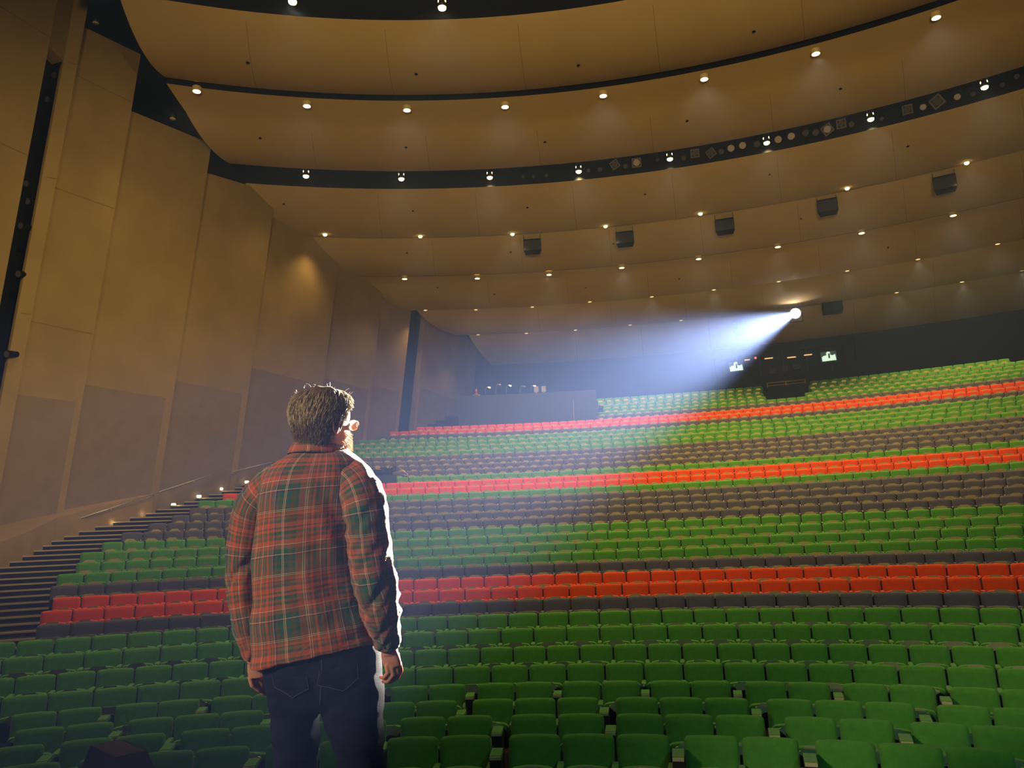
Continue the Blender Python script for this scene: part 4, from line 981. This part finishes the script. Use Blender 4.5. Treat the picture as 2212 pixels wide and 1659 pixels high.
# ---- plaid cloth
def plaid_material():
    Mx = bpy.data.materials.new('plaid_flannel'); Mx.use_nodes = True; nt = Mx.node_tree; bs = nt.nodes['Principled BSDF']
    uv = nt.nodes.new('ShaderNodeUVMap'); uv.uv_map = 'UVMap'; sep = nt.nodes.new('ShaderNodeSeparateXYZ'); nt.links.new(uv.outputs[0], sep.inputs[0])
    red = (0.50, 0.085, 0.028); rus = (0.27, 0.085, 0.035); oli = (0.100, 0.078, 0.036); grn = (0.022, 0.095, 0.058); navy = (0.035, 0.030, 0.080); pal = (0.62, 0.40, 0.30)
    def ramp(sock, period, off, stops):
        a = nt.nodes.new('ShaderNodeMath'); a.operation = 'MULTIPLY_ADD'; a.inputs[1].default_value = 1/period; a.inputs[2].default_value = off; nt.links.new(sock, a.inputs[0])
        f_ = nt.nodes.new('ShaderNodeMath'); f_.operation = 'FRACT'; nt.links.new(a.outputs[0], f_.inputs[0])
        cr = nt.nodes.new('ShaderNodeValToRGB'); cr.color_ramp.interpolation = 'CONSTANT'; e = cr.color_ramp.elements
        e[0].position = stops[0][0]; e[0].color = (*stops[0][1], 1); e[1].position = stops[1][0]; e[1].color = (*stops[1][1], 1)
        for p_, c_ in stops[2:]:
            x = e.new(p_); x.color = (*c_, 1)
        nt.links.new(f_.outputs[0], cr.inputs[0]); return cr.outputs[0]
    warp = ramp(sep.outputs[0], 0.168, 0.10, [(0.0, rus), (0.05, oli), (0.10, red), (0.14, oli), (0.165, rus), (0.21, pal), (0.222, oli), (0.235, pal), (0.247, rus), (0.33, grn), (0.36, oli), (0.42, grn), (0.50, pal), (0.513, grn), (0.526, pal), (0.538, grn), (0.62, oli), (0.66, navy), (0.70, pal), (0.712, navy), (0.73, rus), (0.77, oli), (0.80, red), (0.86, grn), (0.89, rus), (0.94, oli), (0.965, pal), (0.978, red)])
    weft = ramp(sep.outputs[1], 0.205, 0.32, [(0.0, red), (0.07, oli), (0.11, rus), (0.15, oli), (0.17, red), (0.20, rus), (0.24, pal), (0.25, oli), (0.262, pal), (0.272, oli), (0.36, grn), (0.42, oli), (0.46, grn), (0.54, navy), (0.57, pal), (0.58, grn), (0.66, rus), (0.72, pal), (0.732, red), (0.80, oli), (0.84, rus), (0.88, grn), (0.93, red), (0.97, oli)])
    mx = nt.nodes.new('ShaderNodeMix'); mx.data_type = 'RGBA'; mx.inputs[0].default_value = 0.5
    # twill: warp and weft threads alternate finely
    w_ = nt.nodes.new('ShaderNodeTexWave'); w_.inputs['Scale'].default_value = 250; w_.inputs['Distortion'].default_value = 0; w_.bands_direction = 'DIAGONAL'
    nt.links.new(uv.outputs[0], w_.inputs['Vector'])
    mr = nt.nodes.new('ShaderNodeMapRange'); mr.inputs[3].default_value = 0.38; mr.inputs[4].default_value = 0.62; nt.links.new(w_.outputs['Fac'], mr.inputs[0]); nt.links.new(mr.outputs[0], mx.inputs[0])
    nt.links.new(warp, mx.inputs[6]); nt.links.new(weft, mx.inputs[7])
    nt.links.new(mx.outputs[2], bs.inputs['Base Color']); bs.inputs['Roughness'].default_value = 0.9; bs.inputs['Sheen Weight'].default_value = 0.25; bs.inputs['Specular IOR Level'].default_value = 0.15
    n2 = nt.nodes.new('ShaderNodeTexNoise'); n2.inputs['Scale'].default_value = 9; n2.inputs['Detail'].default_value = 4; n2.inputs['Distortion'].default_value = 1.2
    tc = nt.nodes.new('ShaderNodeTexCoord'); nt.links.new(tc.outputs['Object'], n2.inputs['Vector'])
    bp = nt.nodes.new('ShaderNodeBump'); bp.inputs['Strength'].default_value = 0.5; bp.inputs['Distance'].default_value = 0.02; nt.links.new(n2.outputs['Fac'], bp.inputs['Height']); nt.links.new(bp.outputs[0], bs.inputs['Normal'])
    return Mx
plaid = plaid_material()
SH = dict(v=[], f=[], uv={})
def cloth(rings, uvf, wr, close=False, flip=False):
    """append a ringed surface; uvf(i, k) -> uv; wr(i, k, P, N) -> displacement"""
    base = len(SH['v']); n = len(rings[0]); m_ = len(rings)
    out = []
    for i in range(m_):
        for k in range(n):
            P = rings[i][k]
            tu = rings[i][(k+1) % n]-rings[i][k-1]; tv = rings[min(i+1, m_-1)][k]-rings[max(i-1, 0)][k]
            N = tu.cross(tv)
            N = N.normalized() if N.length > 1e-9 else Vector((0, 0, 1))
            c = sum(rings[i], Vector())/n
            if N.dot(P-c) < 0: N = -N
            out.append(P+N*wr(i, k, P))
    SH['v'] += out
    for i in range(m_-1):
        for k in range(n):
            a, b_ = i*n+k, i*n+(k+1) % n; fi = len(SH['f'])
            SH['f'].append((base+a, base+b_, base+b_+n, base+a+n))
            for (ii, kk, vi) in ((i, k, a), (i, k+1, b_), (i+1, k+1, b_+n), (i+1, k, a+n)): SH['uv'][(fi, base+vi)] = uvf(ii, kk)
    return base
# torso: (y, left x, right x, half depth, depth offset, tilt towards the right)
TT = [(962, 664, 728, .062, .015), (970, 652, 742, .078, .010), (980, 632, 758, .095, .005), (992, 608, 772, .108, .0), (1006, 586, 784, .118, .0), (1025, 570, 790, .126, .0), (1055, 560, 792, .134, .0), (1100, 554, 790, .140, .0), (1160, 551, 788, .142, .0),
      (1220, 549, 787, .140, .0), (1280, 548, 792, .138, .0), (1340, 546, 806, .140, .0), (1385, 545, 818, .144, .0), (1402, 545, 822, .146, .0), (1404, 549, 818, .140, .0)]
rows_ = catmull(TT, 110); NS = 128; trings = []
for q, (y, xl, xr, ry, dd) in enumerate(rows_):
    u = q/109; a, c_ = mp(xl, y, dd), mp(xr, y, dd); ctr = (a+c_)/2; rx = (a-c_).length/2
    r = ring_pts(ctr, rx, ry, NS, e=2.3)
    tiltz = 0.075*max(0, (u-0.25)/0.75)
    r = [p+BU*(tiltz*((p-ctr).dot(BR)/rx)*0.5+(-0.012*max(0, (u-.8)/.2))*(1 if (p-ctr).dot(BF) < 0 else 0)) for p in r]
    trings.append(r)
def wr_t(i, k, P):
    u = i/109; ang_ = 2*PI*k/NS; xs = (P-HC).dot(BR); zz = P.z
    d = 0.009*noise.noise(Vector((xs*7, zz*3.2, 1.3)))
    # folds hanging from the shoulder blades and pulling at the right waist
    d += 0.009*noise.noise(Vector((xs*16+zz*5, zz*2.4, 4.1)))*min(1, max(0, (u-0.15)*3))
    d += 0.008*noise.noise(Vector((xs*9-zz*16, zz*9+xs*5, 7.7)))*min(1, max(0, (u-0.45)*3))
    right = max(0.0, math.cos(ang_)-0.25)
    d += 0.010*right*noise.noise(Vector((xs*10, zz*13+xs*12, 9.0)))*min(1, max(0, (u-0.3)*3))
    return d
vlen = [0]
for q in range(1, 110): vlen.append(vlen[-1]+(rows_[q][0]-rows_[q-1][0])/640)
cloth(trings, lambda i, k: ((-k/NS*1.02)+0.30, -vlen[i]), wr_t)
def sleeve(tab, side, n=84, seg=64):
    rr_ = catmull(tab, n); pts = [mp(r[0], r[1], r[2]) for r in rr_]; rg = []; prev = None; vl = [0]
    for i in range(1, n): vl.append(vl[-1]+(pts[i]-pts[i-1]).length)
    for i, p in enumerate(pts):
        t = (pts[min(i+1, n-1)]-pts[max(i-1, 0)]).normalized(); Y = (BF-t*BF.dot(t)).normalized(); X = Y.cross(t)
        if X.dot(BR) < 0: X = -X
        rg.append([p+X*rr_[i][3]*math.cos(2*PI*k/seg)+Y*rr_[i][3]*1.08*math.sin(2*PI*k/seg) for k in range(seg)])
    def wr(i, k, P):
        u = i/(n-1); a = 2*PI*k/seg; s = vl[i]
        crease = abs(noise.noise(Vector((s*17+1.2*math.cos(a), math.sin(a)*1.0, side*5+2))))
        amp = 0.004+0.008*math.exp(-((u-0.55)/0.2)**2)+0.008*math.exp(-((u-0.9)/0.10)**2)+0.004*math.exp(-((u-0.08)/0.1)**2)
        return amp*(0.55-crease*2.2)+0.003*noise.noise(Vector((s*30, a*2, side)))*(1 if u < .94 else .2)
    cloth(rg, lambda i, k: (k/seg*0.40+0.05*side+0.06, -vl[i]+0.03*side), wr)
    return pts, rr_
# shoulder caps start inside the torso so that the sleeve seam shows
sleeve([(622, 1040, 0.03, 0.040), (598, 1042, 0.035, 0.056), (574, 1066, 0.045, 0.066), (550, 1105, 0.06, 0.067), (537, 1160, 0.06, 0.063), (530, 1215, 0.05, 0.059), (529, 1270, 0.03, 0.056), (534, 1325, 0.01, 0.052), (541, 1370, 0.0, 0.046), (546, 1396, -0.01, 0.038), (549, 1412, -0.01, 0.034), (550, 1416, -0.01, 0.031)], -1)
sleeve([(742, 1030, -0.01, 0.040), (760, 1032, -0.04, 0.058), (779, 1062, -0.070, 0.067), (790, 1105, -0.09, 0.068), (795, 1160, -0.10, 0.067), (802, 1215, -0.105, 0.066), (812, 1265, -0.10, 0.066), (822, 1310, -0.09, 0.062), (829, 1345, -0.075, 0.052), (834, 1370, -0.06, 0.041), (837, 1388, -0.055, 0.037), (838, 1393, -0.055, 0.033)], 1)
me = bpy.data.meshes.new('shirt'); me.from_pydata([tuple(v) for v in SH['v']], [], SH['f']); me.materials.append(plaid)
me.polygons.foreach_set('use_smooth', [True]*len(me.polygons)); ul = me.uv_layers.new(name='UVMap')
for p in me.polygons:
    for li, vi in zip(p.loop_indices, p.vertices): ul.data[li].uv = SH['uv'][(p.index, vi)]
shirt = bpy.data.objects.new('shirt', me); COL.objects.link(shirt); shirt.parent = person
shirt['label'] = 'loose plaid flannel shirt in rust red, green and brown'
sol = shirt.modifiers.new('thickness', 'SOLIDIFY'); sol.thickness = 0.0025; sol.offset = -1
def uvmesh(name, rings, su, sv, parent, u0=0.0, v0=0.0, solid=0.003):
    v = [p for r in rings for p in r]; n = len(rings[0]); f = []; uvs = {}
    for i in range(len(rings)-1):
        for k in range(n):
            a, b_ = i*n+k, i*n+(k+1) % n; fi = len(f); f.append((a, b_, b_+n, a+n))
            for (ii, kk, vi) in ((i, k, a), (i, k+1, b_), (i+1, k+1, b_+n), (i+1, k, a+n)): uvs[(fi, vi)] = (u0+kk/n*su, v0-ii*sv)
    me = bpy.data.meshes.new(name); me.from_pydata([tuple(p) for p in v], [], f); me.materials.append(plaid)
    me.polygons.foreach_set('use_smooth', [True]*len(me.polygons)); ul = me.uv_layers.new(name='UVMap')
    for p in me.polygons:
        for li, vi in zip(p.loop_indices, p.vertices): ul.data[li].uv = uvs[(p.index, vi)]
    o = bpy.data.objects.new(name, me); COL.objects.link(o); o.parent = parent
    if solid:
        s_ = o.modifiers.new('t', 'SOLIDIFY'); s_.thickness = solid; s_.offset = -1
    return o
# collar: stand and folded leaf
cr = []
NC = mp(690, 968, 0.010); CXx, CYy = BR, BF
for q, (dz, rx, ry, sp) in enumerate([(-0.018, .072, .078, 0), (0.0, .071, .076, 0), (0.014, .069, .074, 0), (0.026, .067, .072, 0), (0.033, .070, .076, 0), (0.026, .079, .087, 0), (0.008, .088, .097, 0), (-0.010, .096, .105, 0), (-0.024, .102, .111, 0)]):
    r = []
    for k in range(72):
        t = 2*PI*k/72; x = rx*math.cos(t); y = ry*math.sin(t)
        front = max(0, math.sin(t)); lower = -0.030*front**2
        droop = -0.028*max(0, math.sin(t)-0.3)*(1 if q > 4 else 0)
        wob = 0.002*noise.noise(Vector((x*30, y*30, q*0.4)))
        r.append(NC+CXx*(x+wob)+CYy*y+BU*(dz+lower+droop+0.010*(-x/0.07)*0.3))
    cr.append(r)
uvmesh('collar', cr, 0.48, 0.011, shirt, 0.05, 0.02)
for side, c0, c1, r0 in ((-1, (546, 1392, -0.01), (550, 1420, -0.012), 0.0375), (1, (835, 1366, -0.06), (839, 1398, -0.056), 0.0405)):
    A, B_ = mp(*c0), mp(*c1); t = (B_-A).normalized(); Y = (BF-t*BF.dot(t)).normalized(); X = Y.cross(t)
    uvmesh('cuff', [[A.lerp(B_, s)+X*(r0-0.003*s)*math.cos(2*PI*k/36)+Y*(r0-0.003*s)*1.05*math.sin(2*PI*k/36) for k in range(36)] for s in (0, .1, .5, .9, 1.0)], 0.25, 0.012, shirt, 0.1*side, 0.05)
    b = MB(); cc = A.lerp(B_, 0.6)-Y*(r0*1.03)+X*0.008*side; b.tube([cc, cc-Y*0.003], 0.0055, 12); b.build('button', mat('shirt_button_%d' % (side+1), (0.05, 0.06, 0.055), 0.3), shirt)
# back yoke seam
b = MB(); pts = []
for k in range(0, 41):
    s = k/40; x = 592+(752-592)*s; y = 1004-16*math.sin(PI*s)-8*s
    # march to the back surface of the shirt: nearest vertex column in depth
    pts.append((x, y))
tv = [v for v in SH['v'][:110*NS]]
proj_t = [(to_px(v), v) for v in tv if (v-mp(690, 1100)).dot(BF) < 0.02]
yoke = []
for x, y in pts:
    bst = min(proj_t, key=lambda t_: (t_[0][0]-x)**2+(t_[0][1]-y)**2); yoke.append(bst[1]-_fw*0.0015)
sm_ = [yoke[0]]+[(yoke[i-1]+yoke[i]*2+yoke[i+1])/4 for i in range(1, len(yoke)-1)]+[yoke[-1]]
b.tube(sm_, 0.0013, 6); b.build('yoke_seam', mat('seam_dark_thread', (0.09, 0.05, 0.03), 0.9), shirt, True)  # thin dark thread marks the seam

# ---- jeans
def bigger(tab, g, gd): return [(y, xl-g, xr+g, ry+gd, dd) for y, xl, xr, ry, dd in tab]
hips = body_rings([(1340, 588, 806, .11, 0), (1380, 578, 816, .122, 0), (1420, 571, 823, .130, 0), (1460, 573, 827, .132, 0), (1495, 578, 830, .128, 0), (1522, 590, 826, .115, 0), (1532, 610, 800, .09, 0)], 22, 48, 2.4)
jl = body_rings([(1460, 576, 694, .115, .01), (1500, 580, 693, .115, .01), (1530, 586, 690, .110, .01), (1560, 590, 689, .103, .01), (1600, 593, 687, .094, .01), (1625, 595, 685, .088, .01), (1645, 594, 681, .086, .01), (1690, 596, 684, .080, .02), (1800, 598, 684, .076, .03), (1900, 600, 678, .066, .03), (1990, 600, 676, .064, .025)], 60, 40, 2.2)
jr = body_rings([(1460, 694, 827, .115, -.01), (1500, 694, 830, .118, -.01), (1530, 695, 830, .114, -.02), (1560, 704, 828, .107, -.02), (1600, 718, 828, .098, -.03), (1625, 727, 830, .092, -.03), (1645, 731, 831, .088, -.03), (1690, 734, 833, .082, -.03), (1800, 742, 832, .078, -.02), (1900, 748, 826, .068, -.02), (1990, 748, 824, .066, -.02)], 60, 40, 2.2)
jeans = fused('jeans', [hips, jl, jr], 0.006, 4, denim, person)
jeans['label'] = 'dark navy jeans'
_nrm = [v.normal.copy() for v in jeans.data.vertices]
_new = []
for _i, v in enumerate(jeans.data.vertices):
    p = v.co.copy(); x = p.dot(BR); z = p.z
    d = 0.005*noise.noise(Vector((x*9+z*9, z*15, 1.0)))+0.005*noise.noise(Vector((x*14-z*11, z*8, 5.0)))-0.010*max(0, 0.25-abs(noise.noise(Vector((x*6+z*10, z*7-x*6, 2.0)))))
    kn = math.exp(-((z-0.55)/0.10)**2)
    d += 0.012*kn*(0.3-abs(noise.noise(Vector((x*5, z*26+x*8, 8.0))))*1.6)
    _new += list(p+_nrm[_i]*d)
jeans.data.vertices.foreach_set('co', _new); jeans.data.update()
def on_back(obj, x, y, lift=0.003):
    """the point on an object's surface behind pixel-free body coordinates: cast from the back of the man"""
    o_ = at_depth(x, y, 1.6); d_ = (at_depth(x, y, 3.0)-o_).normalized()
    me_ = obj.data
    if obj.name not in BVH: BVH[obj.name] = BVHTree.FromPolygons([v.co.copy() for v in me_.vertices], [tuple(p.vertices) for p in me_.polygons])
    h = BVH[obj.name].ray_cast(o_, d_)
    return (h[0]+h[1]*lift) if h[0] is not None else None
from mathutils.bvhtree import BVHTree
BVH = {}
def surf_line(obj, pts, n=14, lift=0.002):
    out = []
    for (x1, y1), (x2, y2) in zip(pts[:-1], pts[1:]):
        for k in range(n): 
            s = k/n; h = on_back(obj, x1+(x2-x1)*s, y1+(y2-y1)*s, lift)
            if h: out.append(h)
    h = on_back(obj, *pts[-1], lift)
    if h: out.append(h)
    return out
def pocket(outl):
    # patch: grid between the outline's left and right edges
    (x0, y0), (x1, y1), (x2, y2), (x3, y3), (x4, y4) = outl
    b = MB(); g = []
    N_ = 14
    for i in range(N_+1):
        s = i/N_; row = []
        for j in range(N_+1):
            t = j/N_
            top = (x0+(x1-x0)*t, y0+(y1-y0)*t)
            bot = (x4+(x3-x4)*(t/0.5), y4+(y3-y4)*(t/0.5)) if t < 0.5 else (x3+(x2-x3)*((t-0.5)/0.5), y3+(y2-y3)*((t-0.5)/0.5))
            x = top[0]+(bot[0]-top[0])*s; y = top[1]+(bot[1]-top[1])*s; h = on_back(jeans, x, y, 0.0035)
            row.append(h if h else mp(x, y, -0.13))
        g.append(row)
    v = [p for r in g for p in r]; f = [(i*(N_+1)+j, i*(N_+1)+j+1, (i+1)*(N_+1)+j+1, (i+1)*(N_+1)+j) for i in range(N_) for j in range(N_)]
    b.add(v, f); o = b.build('back_pocket', denim, jeans, True); s_ = o.modifiers.new('t', 'SOLIDIFY'); s_.thickness = 0.003
    q = MB(); ins = [(x0, y0), (x4, y4), (x3, y3), (x2, y2), (x1, y1)]
    L_ = surf_line(jeans, ins, 12, 0.0065)
    if len(L_) > 3: q.tube(L_, 0.0012, 5)
    q.build('stitching', stitch, jeans, True)
pocket([(692, 1448), (770, 1434), (772, 1467), (741, 1491), (686, 1478)])
pocket([(590, 1456), (664, 1462), (668, 1486), (634, 1505), (596, 1482)])
b = MB(); L_ = surf_line(jeans, [(694, 1400), (696, 1450), (692, 1522)], 16, 0.002)
if len(L_) > 3: b.tube(L_, 0.0018, 6); b.build('centre_seam', stitch, jeans, True)
# ---- shoes (below the frame)
for s, x, dd in ((-1, 638, .03), (1, 787, -.02)):
    c = mp(x, 1990, dd); c.z = 0.0; b = MB(); rg = []
    for t, wd, h in ((-0.085, 0.022, 0.05), (-0.07, 0.034, 0.085), (-0.02, 0.038, 0.10), (0.04, 0.042, 0.085), (0.11, 0.048, 0.06), (0.16, 0.046, 0.045), (0.19, 0.032, 0.035), (0.205, 0.012, 0.025)):
        o_ = c+BF*t; rg.append([o_+BR*wd*math.cos(q)+BU*(0.004+(h*0.5)*(1+math.sin(q))) for q in [2*PI*k/16 for k in range(16)]])
    b.rings(rg); b.build('shoe', mat('dark_leather_%d' % (s+1), (0.02, 0.015, 0.012), 0.5), person, True)

# ---- the operator at the mixing desk, far back
oc, of, orr = OPER
def op(x, y, z): return oc+orr*x+of*y+BU*z
b1 = MB(); b1.rings([ring_pts(op(0, yy, z), rx, ry, 16, orr, of) for z, rx, ry, yy in ((0.05, .15, .12, 0), (0.3, .16, .12, 0), (0.55, .19, .12, .03), (0.72, .20, .11, .05), (0.80, .10, .08, .07), (0.86, .06, .06, .09))])
b2 = MB(); b2.rings([ring_pts(op(0, .12, z), rx, ry, 16, orr, of) for z, rx, ry in ((0.84, .04, .05), (0.90, .065, .085), (0.98, .078, .10), (1.05, .070, .09), (1.10, .03, .04))])
b3 = [MB().tube([op(sx*.18, .05, .74), op(sx*.24, .12, .55), op(sx*.18, .34, .62), op(sx*.15, .42, .62)], [.05, .045, .035, .04], 12) for sx in (-1, 1)]
operator = fused('person', [b1, b2]+b3, 0.012, 2, skin)
tag(operator, 'tiny distant bald person leaning over the rear left mixing desk', 'person')
b = MB(); b.rings([ring_pts(op(0, yy, z), rx, ry, 16, orr, of) for z, rx, ry, yy in ((0.04, .165, .135, 0), (0.3, .175, .135, 0), (0.55, .205, .135, .03), (0.72, .21, .125, .05), (0.79, .12, .10, .07))]); b.build('jumper', mat('operator_jumper', (0.25, 0.08, 0.05), 0.9), operator, True)

# the lamp discs are only seen; the lamps' light comes from the light objects inside them
for m_ in bpy.data.materials:
    if m_.use_nodes and 'Principled BSDF' in m_.node_tree.nodes and m_.node_tree.nodes['Principled BSDF'].inputs['Emission Strength'].default_value > 0:
        m_.cycles.emission_sampling = 'NONE'
